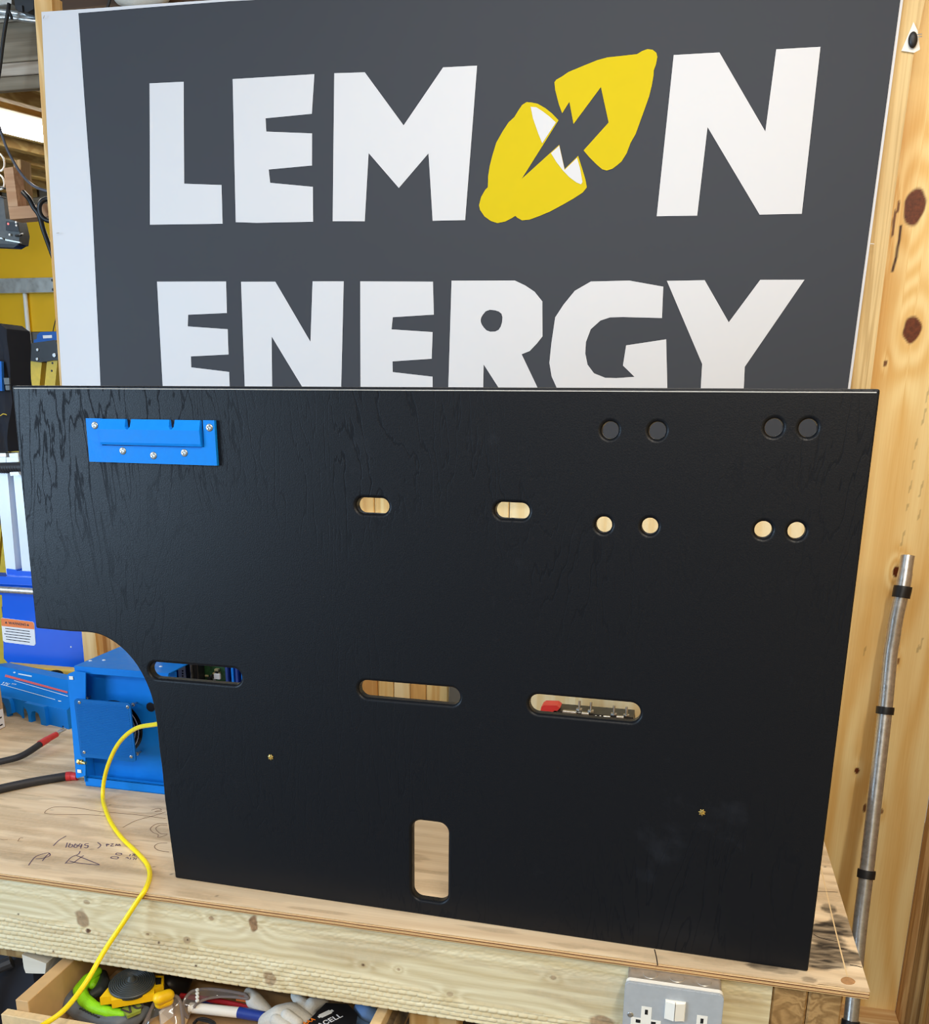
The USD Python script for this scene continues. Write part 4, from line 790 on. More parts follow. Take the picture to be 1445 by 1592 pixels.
# grey sheet leaning behind the middle slot
gs = slab([(700, 1040), (748, 1044), (742, 1190), (697, 1190)], .97, .004)
gs.apply_translation([0, 0, ZB + .0005 - gs.bounds[0][2]])
solo('grey_sheet', gs, GREYP, 'plain grey sheet leaning on the wall, seen at the right end of the middle slot', 'sheet')

# ------------------------------------------------------------------ socket on the rail
so = thing('wall_socket', 'grey metal double power socket with white inserts on the bench rail', 'socket', (-.28, RY, .8))
sx0 = aty(972, 1532, -.043); SW, SH = .146, .086; sX = np.array([1., 0, 0]); sxo = sx0[0]; sz1 = aty(1050, 1538, -.043)[2] + .0015
FY = -.043
plt_ = Polygon([(0, 0), (SW, 0), (SW, SH), (0, SH)]).buffer(-.008).buffer(.008, quad_segs=5)
holes_s = []
def sp(x, y): q = aty(960 + x / 7.605, 1510 + y / 7.605, FY); return q[0] - sxo, q[2] - (sz1 - SH)
def fr2(poly, d0, d1): return prism(poly, d1 - d0, (sxo, FY - d0, sz1 - SH), (1, 0, 0), (0, 0, 1), (0, -1, 0))
obj('back_box', prism(plt_.buffer(-.0025), .045, (sxo, RY, sz1 - SH), (1, 0, 0), (0, 0, 1), (0, -1, 0)), GALV, so, label='bare galvanised back box')
obj('gasket', prism(plt_.buffer(-.001), .012, (sxo, FY + .014, sz1 - SH), (1, 0, 0), (0, 0, 1), (0, -1, 0)), WHITEP, so)
obj('face_plate', join([fr2(plt_, -.004, 0), fr2(plt_.buffer(-.0008), 0, .0009)]), SOCK, so, label='grey face plate')
for xk in (352, 702, 1020)[:3]:
    pass
for xk in (385, 700, 1022):
    q = aty(960 + xk / 7.605, 1510 + (130 + (xk - 385) * .145) / 7.605, -.02); obj('knock_out', disc(np.array([q[0], -.012, sz1 - .0026]), (0, 0, 1), .0115, .0008, 24), GALV, so)
a = sp(555, 540); b = sp(812, 355)
sw0, sw1 = a[0], b[0]; z0_, z1_ = sp(560, 545)[1], sp(560, 322)[1]
obj('switch_surround', fr2(Polygon([(sw0, z0_), (sw1, z0_), (sw1, z1_), (sw0, z1_)]), .0005, .0035), WHITEP, so)
mid_ = (sw0 + sw1) / 2
for k, (xa_, xb_) in enumerate([(sw0 + .0012, mid_ - .0006), (mid_ + .0006, sw1 - .0012)]):
    w0 = np.array([sxo + xa_, FY - .0034, sz1 - SH + z0_ + .0015]); w1 = np.array([sxo + xb_, FY - .0034, sz1 - SH + z1_ - .0015])
    e1, e2 = (.0015, .0055) if k == 0 else (.0055, .0015)
    obj('rocker_switch', hull([(w0[0], w0[1] + .0005, w0[2]), (w1[0], w0[1] + .0005, w0[2]), (w0[0], w0[1] + .0005, w1[2]), (w1[0], w0[1] + .0005, w1[2]), (w0[0], w0[1] - e1, w0[2]), (w1[0], w0[1] - e2, w0[2]), (w0[0], w0[1] - e1, w1[2]), (w1[0], w0[1] - e2, w1[2])]), WHITEP, so)
for cxp, (ex, ey) in (((290 + 410) / 2, (348, 478)), (((945 + 1070) / 2), (1002, 582))):
    cx0, zt_ = sp(cxp, 415 if cxp < 600 else 520); wv_ = .0078
    T_ = Polygon([(cx0 - wv_, zt_), (cx0 + wv_, zt_), (cx0 + wv_, zt_ - .0215), (cx0 + .0225, zt_ - .0215), (cx0 + .0225, zt_ - .038), (cx0 - .0225, zt_ - .038), (cx0 - .0225, zt_ - .0215), (cx0 - wv_, zt_ - .0215)])
    ins = obj('outlet', fr2(T_, .0004, .0013), WHITEP, so, label='white outlet insert')
    ec = sp(ex, ey); obj('pin_slot', fr2(Polygon([(cx0 - .0022, ec[1] - .0042), (cx0 + .0022, ec[1] - .0042), (cx0 + .0022, ec[1] + .0042), (cx0 - .0022, ec[1] + .0042)]), .0012, .0016), BLACKP, ins)
    for sg in (-1, 1): obj('pin_slot', fr2(Polygon([(cx0 + sg * .0115 - .0035, zt_ - .030), (cx0 + sg * .0115 + .0035, zt_ - .030), (cx0 + sg * .0115 + .0035, zt_ - .0245), (cx0 + sg * .0115 - .0035, zt_ - .0245)]), .0012, .0016), BLACKP, ins)
q = sp(155, 507); obj('screw', screw_head(np.array([sxo + q[0], FY - .0009, sz1 - SH + q[1]]), .0044, .0016, np.array([0, -1., 0])), STEEL, so)

# ------------------------------------------------------------------ vacuum wand leaning on the plywood
vw = thing('vacuum_wand', 'bent chrome vacuum cleaner wand with black collars leaning on the plywood', 'vacuum wand', (.12, .6, .4))
wp = [(1412, 864, .955), (1404, 915, .935), (1394, 960, .925), (1388.5, 995, .92), (1384.5, 1020, .915), (1376, 1110, .885), (1361.5, 1236, .83), (1347, 1362, .77), (1337, 1445, .73), (1325, 1570, .66), (1318, 1640, .62)]
WP = [aty(*q) for q in wp]; r_ = .0158
n_ = 100; path_ = smoothpath(WP, n_)
d_ = unit(path_[-1] - path_[-5]); kend = (path_[-1][2] - FZ - .004) / -d_[2]; path_ = np.vstack([path_, path_[-1] + d_ * kend])
rad = np.full(len(path_), r_); rad[:6] = .0148
obj('tube', tube(path_, rad, 28), CHROME, vw)
for px, L in [((1403.5, 919), .026), ((1376, 1110), .017), ((1347, 1362), .019), ((1321.5, 1598), .03)]:
    i = int(np.argmin([np.hypot(*(np.array([CX + FPX * ((P - EYE) @ BAS[0]) / ((P - EYE) @ BAS[2]), CY - FPX * ((P - EYE) @ BAS[1]) / ((P - EYE) @ BAS[2])]) - px)) for P in path_]))
    i = min(i, len(path_) - 2); d = unit(path_[min(i + 1, len(path_) - 1)] - path_[i - 1]); obj('collar', lathe([(r_ + .0005, -L / 2), (r_ + .0034, -L / 2), (r_ + .0038, -L / 4), (r_ + .0034, L / 2), (r_ + .0005, L / 2)], path_[i], d, 28), BLACKP, vw)
# paper scrap with a dark plug pinned on the batten
ps = thing('paper_scrap', 'torn white paper triangle with a dark oval clip, pinned top right', 'paper scrap', aty(1420, 60, .95))
YP = .9545
obj('paper', slab([(1421, 34), (1427.5, 48), (1431, 77), (1422, 82), (1402, 79), (1410, 60)], YP, .0012), WHITEP, ps)
oc = aty(1420, 62, YP - .004); obj('oval_clip', frame(vf(trimesh.creation.icosphere(2, 1.0)), oc, np.array([.0085, 0, .0015]), np.array([0, .006, 0]), np.array([-.002, 0, .0145])), BLACKP, ps, smooth=True)
for dy in (0, 4): obj('pin', tube([aty(1423, 54 + dy, YP - .004), aty(1434, 53 + dy, YP - .010)], .0007, 8), STEEL, ps)

# ------------------------------------------------------------------ drawer under the bench and what lies in it
dr = thing('drawer', 'pulled out fibreboard drawer full of odds and ends under the bench rail', 'drawer', (-1.1, 0, .62))
DZ = .615
obj('side_panel', box((-1.400, -.104, DZ), (-1.374, .42, .72), .001), MDF, dr); obj('side_panel', box((-.776, -.104, DZ), (-.757, .42, .72), .001), MDFE, dr)
obj('front_panel', box((-1.418, -.122, DZ - .01), (-.745, -.1045, .70), .001), MDFE, dr)
obj('base', box((-1.3735, -.104, DZ), (-.7765, .42, DZ + .006), .0005), MDF, dr); obj('back_panel', box((-1.3735, .40, DZ + .0065), (-.7765, .418, .70), .001), MDF, dr)
obj('runner', box((-1.413, -.09, .655), (-1.4005, .42, .70), .001), DUSTY, dr); obj('runner', box((-.7565, -.09, .655), (-.7445, .42, .70), .001), STEEL, dr)
ZI = DZ + .0065
def I(x, y, h): return atz(x, y, h)
c90 = lambda P: [(90 + x / 6.02, 1500 + y / 6.02) for x, y in P]
def lump(px, z, r): return [chain([I(x, y, z_) for (x, y), z_ in zip(px, np.broadcast_to(z, len(px)))], np.broadcast_to(r, len(px)))]
gg = thing('safety_goggles', 'grey and lime green padded goggles lying at the left of the drawer', 'goggles', I(160, 1560, .64))
outer_ = c90([(150, 130), (110, 240), (140, 370), (240, 450), (400, 520), (560, 545), (700, 500), (800, 420), (850, 330)])
obj('shell', melt(lump(outer_, [.655, .652, .65, .648, .648, .65, .652, .655, .655], [.012, .016, .018, .018, .018, .017, .016, .014, .012]) + lump(outer_, .634, .0115), .005), GREYG, gg)
obj('foam_pad', melt(lump(c90([(375, 60), (270, 140), (205, 240), (250, 330), (340, 400), (480, 445), (610, 462)]), [.685, .682, .674, .670, .668, .666, .664], [.008, .010, .0125, .0125, .0115, .011, .009]), .004), LIME, gg, label='lime green foam pad')
obj('foam_pad', melt(lump(c90([(330, 190), (365, 120), (380, 90)]), .672, .009), .004), LIME, gg)
obj('strap_end', melt(lump(c90([(420, 90), (430, 170), (390, 240), (320, 280)]), .668, [.009, .012, .011, .008]), .004), DGREY, gg)
vu = c90([(600, 405), (795, 312), (775, 425), (650, 478)]); q = [I(x, y, .676) for x, y in vu]; n_ = np.array([.15, -.45, .88]); n_ = unit(n_)
obj('printed_patch', hull(q + [a - np.array([0, 0, .006]) for a in q]), OLIVE, gg, label='olive patch lettered VU')
obj('lettering', text_on('VU', .020, (q[0] + q[1] + q[2] + q[3]) / 4 + [0, -.001, .0012], unit(q[1] - q[0]), unit(np.cross(q[1] - q[0], q[0] - q[3]) * np.sign(np.cross(q[1] - q[0], q[0] - q[3])[2])), .0006), INK, gg)
for k in range(7):
    a = I(*c90([(215 + k * 27, 412 + k * 13)])[0], .6685); obj('vent_slot', box(a - [.003, .0015, .001], a + [.003, .0015, .0012], .0005), BLACKP, gg)
yt = thing('cordless_tool', 'yellow and black cordless tool with a ribbed black disc, beside the goggles', 'tool', I(206, 1540, .66))
def flat(px, z, t, mat, name, parent, b=None): return obj(name, prism(Polygon([I(x, y, z)[:2] for x, y in px]).buffer(0), t, (0, 0, z - t)), mat, parent)
flat([(155, 1551), (170, 1533), (178, 1527), (236, 1516), (255, 1517), (254, 1531), (240, 1537), (240, 1544), (173, 1556), (173, 1549)], .698, .016, TYEL, 'housing', yt)
flat([(176, 1532), (252, 1519), (262, 1533), (243, 1549), (200, 1558), (180, 1556)], .681, .055, BLACKP, 'base', yt)
dc = I(206, 1531.5, .699); prof = [(.040, 0), (.041, .006)]
for k in range(8): r0 = .039 - k * .0036; prof += [(r0, .008 + k * .0007), (r0 - .0014, .0065 + k * .0007), (r0 - .0022, .0082 + k * .0007)]
obj('ribbed_disc', lathe(prof + [(.008, .013), (.004, .022)], dc, (.05, -.12, 1), 48), DGREY, yt); 
obj('release_knob', melt([chain([I(248, 1552, .690), I(262, 1547, .690)], [.012, .011]), chain([I(249, 1560, .676), I(262, 1556, .676)], [.010, .010])], .004), TYEL, yt)
obj('vent_block', prism(Polygon([I(x, y, .700)[:2] for x, y in [(241, 1520), (251, 1520), (250, 1529), (242, 1530)]]), .0015, (0, 0, .6985)), BLACKP, yt)
obj('handle', melt([chain([I(264, 1530, .665), I(278, 1532, .65), I(284, 1520, .65)], [.02, .022, .02]), chain([I(264, 1530, .645), I(280, 1532, .64)], [.02, .02])], .006), BLACKP, yt)
def glassy(name, col, w=.5):
    return M(name, {'t': ('transparent_bsdf', {'color': col}), 'g': ('glossy_bsdf', {'color': (.9, .9, .9), 'roughness': .06}), 'd': ('diffuse_bsdf', {'color': tuple(c * .6 for c in col)}), 'f': ('fresnel', {'IOR': 1.5}), 'm': ('mix_closure', {}), 'm2': ('mix_closure', {'fac': w})},
             [('f.fac', 'm.fac'), ('t.BSDF', 'm.closure1'), ('g.BSDF', 'm.closure2'), ('m.closure', 'm2.closure1'), ('d.BSDF', 'm2.closure2')], surface='m2.closure')
LENS = glassy('clear_lens', (.86, .83, .80), .12); FRM = glassy('frame_tint', (.66, .58, .56), .45)
g1 = thing('safety_glasses', 'clear safety glasses with a pale brown rim, standing at the middle of the drawer', 'glasses', I(255, 1590, .63))
r1 = [I(x, y, z) for x, y, z in [(216, 1606, .628), (226, 1588, .645), (235, 1569, .662), (243, 1555, .675), (258, 1549.5, .682), (274, 1549, .682), (281, 1560, .672), (284, 1580, .652), (286, 1604, .630)]]
obj('rim', cable(r1, .0032, 50, 10), FRM, g1); R1 = np.array(smoothpath(r1, 24)); cc = R1.mean(0) + [0, -.012, .004]
obj('lens', trimesh.Trimesh(np.vstack([R1, cc]), [[i, i + 1, 24] for i in range(23)], process=False), LENS, g1, smooth=True)
obj('temple', cable([r1[2], I(232, 1582, .65), I(224, 1600, .632)], .0024, 20, 8), FRM, g1)
g2 = thing('safety_glasses', 'clear tinted safety glasses with a ribbed hinge, over the white marker', 'glasses', I(320, 1555, .64))
c7 = lambda P: [(260 + x / 3.6125, 1500 + y / 3.6125) for x, y in P]
r2 = [I(x, y, z) for (x, y), z in zip(c7([(118, 300), (92, 260), (92, 215), (112, 175), (150, 146), (230, 136), (330, 145), (440, 165)]), [.640, .655, .668, .676, .68, .682, .682, .68])]
r3 = [I(x, y, z) for (x, y), z in zip(c7([(440, 165), (455, 190), (380, 182), (300, 180), (230, 190), (175, 212), (150, 240)]), [.68, .676, .674, .672, .67, .668, .664])]
obj('rim', cable(r2, .003, 50, 10), FRM, g2); obj('arm', cable(r3, .0026, 40, 10), FRM, g2)
A_, B_ = np.array(smoothpath(r2, 20)), np.array(smoothpath(r3[::-1], 20))
obj('lens', trimesh.Trimesh(np.vstack([A_, B_]), [f for i in range(19) for f in ([i, i + 1, i + 21], [i, i + 21, i + 20])], process=False), LENS, g2, smooth=True)
for k in range(4):
    a = I(*c7([(170, 143 + k * 20)])[0], .686 - k * .003); obj('hinge', disc(a, (0, -.3, 1), .0035, .003, 12), WHITEP, g2)
mk_ = thing('marker_pen', 'white marker pen with a dark blue cap', 'marker', I(350, 1573, .65))
a, b, c = [I(x, y, .655) for x, y in c7([(128, 240), (403, 268), (545, 292)])]
obj('barrel', tube([a, b], .0098, 20), WHITEP, mk_); obj('cap', tube([b, b + (c - b) * .5, c], [.0104, .0104, .0094], 20), BLUEM, mk_)
solo('blue_pen', tube([I(x, y, .652) for x, y in c7([(180, 204), (300, 208), (380, 216)])], [.0035, .0035, .002], 12), BLUEM, 'thin dark blue pen behind the white marker', 'pen')
solo('red_pencil', tube([I(281, 1548, .655), I(340, 1556, .655), I(393, 1567, .655)], [.0055, .0055, .004], 10), plain('red_lacquer', s(158, 26, 36), .4, var=.06), 'thick dark red pencil lying behind the marker pen', 'pencil')
solo('orange_tab', box(I(378, 1552, .660) - [.012, .006, .004], I(378, 1552, .660) + [.012, .006, .002], .001), ORANGE, 'small orange tab at the right end of the red pencil', 'tab')
solo('fibreboard_disc', lathe([(.036, 0), (.036, .004)], I(263, 1588, .634), (0, -.35, 1), 32), MDF, 'round tan fibreboard offcut behind the standing glasses', 'offcut')
solo('folded_paper', hull([I(247, 1573, .66), I(266, 1556, .67), I(268, 1560, .668), I(249, 1577, .657)] + [p - np.array([0, 0, .03]) for p in [I(247, 1573, .66), I(266, 1556, .67), I(268, 1560, .668), I(249, 1577, .657)]]), PAPER, 'small folded cream paper beside the yellow knob', 'paper')
solo('blue_card', box(I(92, 1584, .628) - [.02, .01, .006], I(107, 1571, .628) + [.004, .004, .004], .001), BLUECL, 'small blue card in the near left corner of the drawer', 'card')
gl1 = thing('work_glove', 'crumpled white knitted glove nearest the drawer front', 'glove', I(435, 1585, .64))
obj('palm', melt([chain([I(418, 1590, .648), I(435, 1583, .66), I(452, 1577, .66), I(470, 1590, .65)], [.02, .024, .022, .022]), chain([I(425, 1586, .644), I(462, 1586, .644)], [.02, .02])], .005), GLOVE, gl1)
obj('finger', melt([chain([I(430, 1586, .668), I(446, 1596, .664)], [.012, .010])], .004), GLOVE, gl1); obj('finger', melt([chain([I(446, 1578, .676), I(463, 1590, .668)], [.011, .010])], .004), GLOVE, gl1)
gl2 = thing('work_glove', 'white knitted glove folded against the rail beside the red pencil', 'glove', I(400, 1555, .65))
obj('palm', melt([chain([I(388, 1544, .668), I(396, 1556, .665), I(412, 1572, .65)], [.011, .016, .014]), chain([I(396, 1560, .64), I(410, 1572, .635)], [.016, .012])], .005), GLOVE, gl2)
gl3 = thing('work_glove', 'white knitted glove folded against the rail beside the battery pack', 'glove', I(480, 1565, .65))
obj('palm', melt([chain([I(461, 1548, .672), I(470, 1560, .668), I(482, 1575, .655)], [.011, .013, .013]), chain([I(502, 1556, .668), I(486, 1562, .668), I(474, 1577, .655)], [.011, .014, .014]), chain([I(470, 1570, .635), I(488, 1572, .635)], [.014, .014])], .005), GLOVE, gl3)
bp_ = thing('battery_pack', 'black card of batteries lettered AAA in orange, right end of the drawer', 'battery pack', I(515, 1580, .66))
cp = [I(x, y, .672) for x, y in [(470, 1596), (507, 1559), (541, 1561), (556, 1577), (552, 1602), (500, 1612)]]
obj('card', prism(Polygon([p[:2] for p in cp]), .004, (0, 0, .668)), BLACKP, bp_); obj('battery_row', prism(Polygon([p[:2] for p in cp]).buffer(-.008), .045, (0, 0, .6225)), DGREY, bp_)
tx = unit(I(527, 1579, .6725) - I(500, 1592, .6725))
obj('lettering', text_on('AAA', .0085, I(480, 1588, .6723), tx, (0, 0, 1), .0004), ORTXT, bp_); obj('lettering', text_on('ACELL', .0115, I(513, 1586.5, .6723), tx, (0, 0, 1), .0004), PAPER, bp_)
ty_ = np.cross([0, 0, 1], tx); ic = I(507, 1576, .6722)
obj('battery_print', prism(Polygon([(-.016, -.003), (-.012, -.003), (-.012, -.0055), (.010, -.0055), (.010, -.003), (.015, -.003), (.015, .003), (.010, .003), (.010, .0055), (-.012, .0055), (-.012, .003), (-.016, .003)]), .0004, ic, tx, ty_, (0, 0, 1)), WHITEP, bp_)
solo('blue_rag', melt([chain([I(558, 1568, .662), I(572, 1574, .668), I(583, 1582, .66)], [.010, .016, .012]), chain([I(560, 1580, .645), I(582, 1592, .64)], [.016, .016])], .005), BLUEG, 'crumpled grey blue rag at the right end of the drawer', 'rag')
sg = thing('sunglasses', 'black sunglasses lying in front of the white marker', 'sunglasses', I(318, 1588, .64))
obj('frame', cable([I(x, y, .642) for x, y in c7([(150, 330), (175, 306), (215, 304), (265, 328), (250, 345), (180, 350)])], .003, 40, 10), BLACKP, sg); obj('temple', cable([I(x, y, .645) for x, y in c7([(170, 306), (240, 322), (275, 340)])], .0025, 20, 8), BLACKP, sg)
solo('paper_liner', prism(Polygon([I(x, y, .622)[:2] for x, y in [(230, 1600), (290, 1580), (420, 1592), (430, 1640), (230, 1640)]]), .001, (0, 0, .6218)), CARD, 'tan paper liner on the drawer base', 'liner')
crate = thing('tool_bag', 'black tool bag on the floor under the left end of the bench', 'bag', (-1.9, .2, FZ))
obj('body', box((-2.6, .05, FZ), (-1.46, .5, .70), .03), CLOTH, crate); obj('handle', cable([(-1.62, .045, .45), (-1.6, .02, .60), (-1.57, .02, .66), (-1.53, .045, .68)], .012, 20, 10), BLACKR, crate)
solo('under_shelf', box((-1.42, .5, FZ), (-.76, .55, .72), .002), DARKW, 'added dark board painting the shade behind the drawer', 'board')  # added board, its dark colour stands for the shade under the bench

# ------------------------------------------------------------------ left: machine, ladder, far wall fittings
YM = 1.16
mc = thing('blue_machine', 'blue machine with a warning label and chrome bar behind the left end of the bench', 'machine', (-2.2, YM, FZ))
def ms(name, px, dy, th, mat, **k): return obj(name, slab(px, YM + dy, th), mat, mc, **k)
mp = [(134, 900), (134.3, 1026), (115, 1045), (20, 1039), (6, 1024), (3, 925), (-60, 922), (-60, 905)]
ms('cover_plate', mp, 0, .03, MBLUE)
mb = aty(60, 1040, YM)
obj('pedestal', box((-2.42, YM + .032, FZ), (-2.10, YM + .25, 1.10), .006), DKBLUE, mc)
ms('ledge', [(-60, 893), (60, 899), (62, 911), (-60, 906)], -.012, .06, MBLUE)
a, b = aty(-60, 912.5, YM - .03), aty(70, 920.5, YM - .03); obj('chrome_bar', tube([a, b], .0105, 24), CHROME, mc)
PW = PALEB  # on the uprights this pale colour paints a window reflection on blue gloss
ms('upright', [(-24, 715), (11.5, 735), (25, 893), (10, 893), (0, 800), (-30, 800)], .01, .05, PW, label='upright painted pale for the window reflection on its gloss')
ms('upright', [(20.5, 736), (60, 738), (75, 889), (34.5, 888)], .01, .05, PW, label='upright painted pale for the window reflection on its gloss')
ms('foot', [(10, 884), (26, 886), (26, 898), (11, 898)], .004, .05, MBLUE); ms('foot', [(24, 887.5), (60, 889), (62, 900), (24, 899)], .0, .05, MBLUE)
ms('back_plate', [(8, 730), (40, 730), (60, 895), (20, 893)], .062, .01, DKBLUE)
a, b = aty(-60, 729, YM + .0), aty(70, 725, YM + .0); obj('black_sleeve', tube([a, b], .0150, 20), BLACKR, mc)
for k in range(9): 
    q = aty(-2 + k * 4.0, 727.5, YM); obj('sleeve_rib', lathe([(.0150, -.0012), (.0160, 0), (.0150, .0012)], q, (1, 0, 0), 20), BLACKR, mc)
ms('top_block', [(-60, 712), (9, 711), (9.3, 719), (-60, 720)], .0, .06, PW); ms('top_block', [(9.5, 711), (28, 710), (29, 718), (10, 719)], .0, .06, PW)
ms('top_block', [(14, 705), (27.5, 704), (28, 710), (15, 711)], .0, .06, PW); ms('top_block', [(-60, 704), (9, 704.5), (9.5, 710.6), (-60, 711)], .0, .06, GALV); ms('clamp', [(15, 734), (28, 733.5), (31, 738.5), (16, 740)], -.02, .03, PW)
wl_ = [(1.5, 961.5), (3, 960.5), (50, 966.5), (53, 968.5), (55.4, 1001), (53, 1004), (8, 998.5), (4.5, 996)]
lb = obj('warning_label', slab(wl_, YM - .0012, .001), PAPER, mc, label='white warning label with an orange band')
obj('orange_band', slab([(1.5, 961.8), (3, 961), (50, 967), (52.4, 969), (53, 978.5), (2.6, 973)], YM - .0018, .0006), ORANGE, lb)
cl_ = aty(27, 969.8, YM - .0018); X_ = unit(aty(48, 972.3, YM) - aty(8, 967.5, YM)); obj('lettering', text_on('WARNING', .0075, cl_, X_, (0, -1, 0), .0003, True, 1.25), INK, lb)
for x, y in [(9.5, 967.7), (43.5, 971.5)]:
    q = aty(x, y, YM - .0018); obj('warning_symbol', prism([(-.0042, -.0034), (.0042, -.0034), (0, .004)], .0004, q, X_, np.cross([0, -1, 0], X_), (0, -1, 0)), INK, lb)
for k, (xa_, xb_) in enumerate([(8, 46), (8.5, 46.5), (6.5, 48), (9, 46.5), (9.5, 46)]):
    y = 976.5 + k * 4.2; obj('text_line', slab([(xa_, y), (xb_, y + 4.6), (xb_, y + 5.7), (xa_, y + 1.1)], YM - .0016, .0004), INK, lb)
q = aty(110.5, 1005.8, YM); obj('rivet', disc(q, (0, -1, 0), .003, .0015, 12), PALEB, mc)
# black jacket over the machine
jk = thing('black_jacket', 'black work jacket draped over the top of the blue machine', 'jacket', aty(0, 706, YM + .05))
jz = slab([(-70, 500), (2, 503), (13, 512), (17, 540), (20, 575), (20.5, 610), (17, 640), (14, 680), (13.5, 702.3), (-70, 702.3)], YM + .01, .10)
v_, f_ = trimesh.remesh.subdivide_to_size(jz.vertices, jz.faces, .02); nz_ = meshkit.fbm(v_ * [16, 6, 5], 3, 2) - .5
jm = trimesh.Trimesh(v_ + np.stack([.008 * nz_, .03 * nz_ - .012 * np.abs(np.sin(v_[:, 0] * 60 + v_[:, 2] * 6)), 0 * nz_], -1), f_, process=False); jm.merge_vertices()
jbase = mc
obj('body', jm, CLOTH, jk, smooth=60)
obj('blue_trim', slab([(-30, 556), (2, 562), (3.5, 608), (-30, 604)], YM - .012, .01), BLUECL, jk); obj('buckle', slab([(5.5, 587.5), (14, 587.5), (14.5, 598), (7, 598)], YM - .012, .006), DUSTY, jk); obj('buckle', slab([(8, 599), (14.5, 599), (15, 606.5), (9, 606.5)], YM - .012, .006), DUSTY, jk)
obj('drawstring', cable([aty(-6, 647, YM - .012), aty(1, 646, YM - .014), aty(5, 643.5, YM - .014), aty(10.5, 645, YM - .012)], .0014, 20, 8), YLAD, jk)
# step ladder
YL = 2.0
sl = thing('step_ladder', 'yellow fibreglass step ladder with a black top cap in front of the yellow wall', 'ladder', (aty(45, 900, YL)[0], YL, FZ))
def lg(x, y, k=-.098): return (x + k * (1250 - y), 1250)
def ladder_rail(name, xl, xr, y0, dy, th, mat=YLAD):
    yb = 1250; m = slab([(xl, y0), (xr, y0 + 1), (xr - .098 * (yb - y0), yb), (xl - .098 * (yb - y0), yb)], YL + dy, th)
    zmin = m.bounds[0][2]; m2 = m.copy(); V = m2.vertices.copy(); top = V[:, 2].max(); lowz = zmin
    d = (V[:, 2] - top) / (lowz - top); V[:, 2] = top + d * (FZ + .005 - top); m2.vertices = V
    k = (FZ + .005 - top) / (lowz - top)
    xt = V[:, 0][d < .5].mean(); V[:, 0] = np.where(d > .5, V[:, 0] + (k - 1) * (V[:, 0][d > .5].mean() - xt), V[:, 0]); m2.vertices = V
    return obj(name, m2, mat, sl)
ladder_rail('rail', 32, 65.6, 557, .012, .03); ladder_rail('rail', 73.5, 89.7, 557, .012, .03); ladder_rail('rail', 26.3, 28.2, 557, .02, .12)
obj('cap', slab([(24.8, 541), (30.5, 536), (84.4, 528.6), (86.7, 529.4), (92.7, 543.7), (94, 559.5), (81, 560.3), (62.5, 563.3), (31, 558.8), (25, 560)], YL, .11), BLACKP, sl, label='black moulded top cap')
obj('cap_end', slab([(24.5, 540.5), (30.4, 536.2), (30.8, 559), (25, 560.3)], YL - .002, .02), GALV, sl)
for x, y, r in [(39, 546.7, .0055), (58.8, 544, .0058), (58.4, 558.4, .0058), (85, 552.4, .0080)]: obj('rivet', disc(aty(x, y, YL), (0, -1, 0), r, .004, 16), STEEL, sl)
for x, y in [(80.5, 576.5), (81.5, 564.5)]: obj('rail_hole', disc(aty(x, y, YL + .0118), (0, -1, 0), .0042, .0006, 14), BLACKP, sl)
obj('step_bracket', slab([(14, 637), (34, 637), (36, 688), (20, 688), (17, 662)], YL - .006, .014), DUSTY, sl)
obj('step', box(aty(14, 690, YL + .03) - [0, 0, .02], aty(92, 690, YL + .03) + [0, .12, .005], .002), ALU, sl)
# blue case on a cabinet
zc = 1.45
cbn = thing('storage_cabinet', 'dark storage cabinet against the far wall', 'cabinet', (-3.0, 2.75, FZ)); obj('carcass', box((-3.3, 2.55, FZ), (-2.3, 2.95, zc), .004), DUSTY, cbn); obj('door', box((-3.29, 2.535, FZ + .05), (-2.81, 2.549, zc - .02), .003), DUSTY, cbn); obj('door', box((-2.79, 2.535, FZ + .05), (-2.31, 2.549, zc - .02), .003), DUSTY, cbn)
bc = thing('blue_case', 'blue plastic case with a white label standing behind the ladder', 'case', (-2.9, 2.6, zc))
cs = slab([(52.5, 528.5), (57, 527), (57.5, 520.5), (63, 516), (150, 514), (150, 760), (52.5, 760)], 2.6, .2); cs.apply_translation([0, 0, 0]); V = cs.vertices.copy(); V[:, 2] = np.maximum(V[:, 2], 0); lo_ = V[:, 2].min(); V[V[:, 2] < lo_ + .02, 2] = zc + .0005; cs.vertices = V
obj('shell', cs, plain('case_blue', s(22, 92, 176), .45, var=.05), bc); obj('label', slab([(66.5, 521.5), (80.3, 520.8), (80.8, 525.6), (67, 526.2)], 2.598, .002), PAPER, bc)
# rail, pipe and wire on the yellow wall
ar = thing('ladder_rail', 'grey aluminium rail fixed across the yellow wall', 'rail', aty(30, 443, 2.95))
rl = slab([(-80, 434.5), (85.5, 431.3), (87, 454.2), (-80, 457.5)], 2.955, .045); obj('channel', rl, ALU, ar)
for x, y in [(81.5, 435.8), (82.7, 450.3)]: obj('screw', disc(aty(x, y, 2.955), (0, -1, 0), .006, .003, 14), DUSTY, ar)
solo('conduit_pipe', tube([aty(38.8, 456.5, 2.985), aty(42, 495, 2.985), aty(46.5, 540, 2.985), aty(50, 590, 2.985)], .0105, 14), WHITEP, 'white conduit pipe running down the yellow wall below the rail', 'pipe')
solo('thin_wire', cable([aty(96, 465, 2.98), aty(90, 485, 2.98), aty(85, 503, 2.98), aty(81.5, 520, 2.98)], .0022, 20, 8), BLACKR, 'thin dark wire on the yellow wall beside the stud', 'wire')
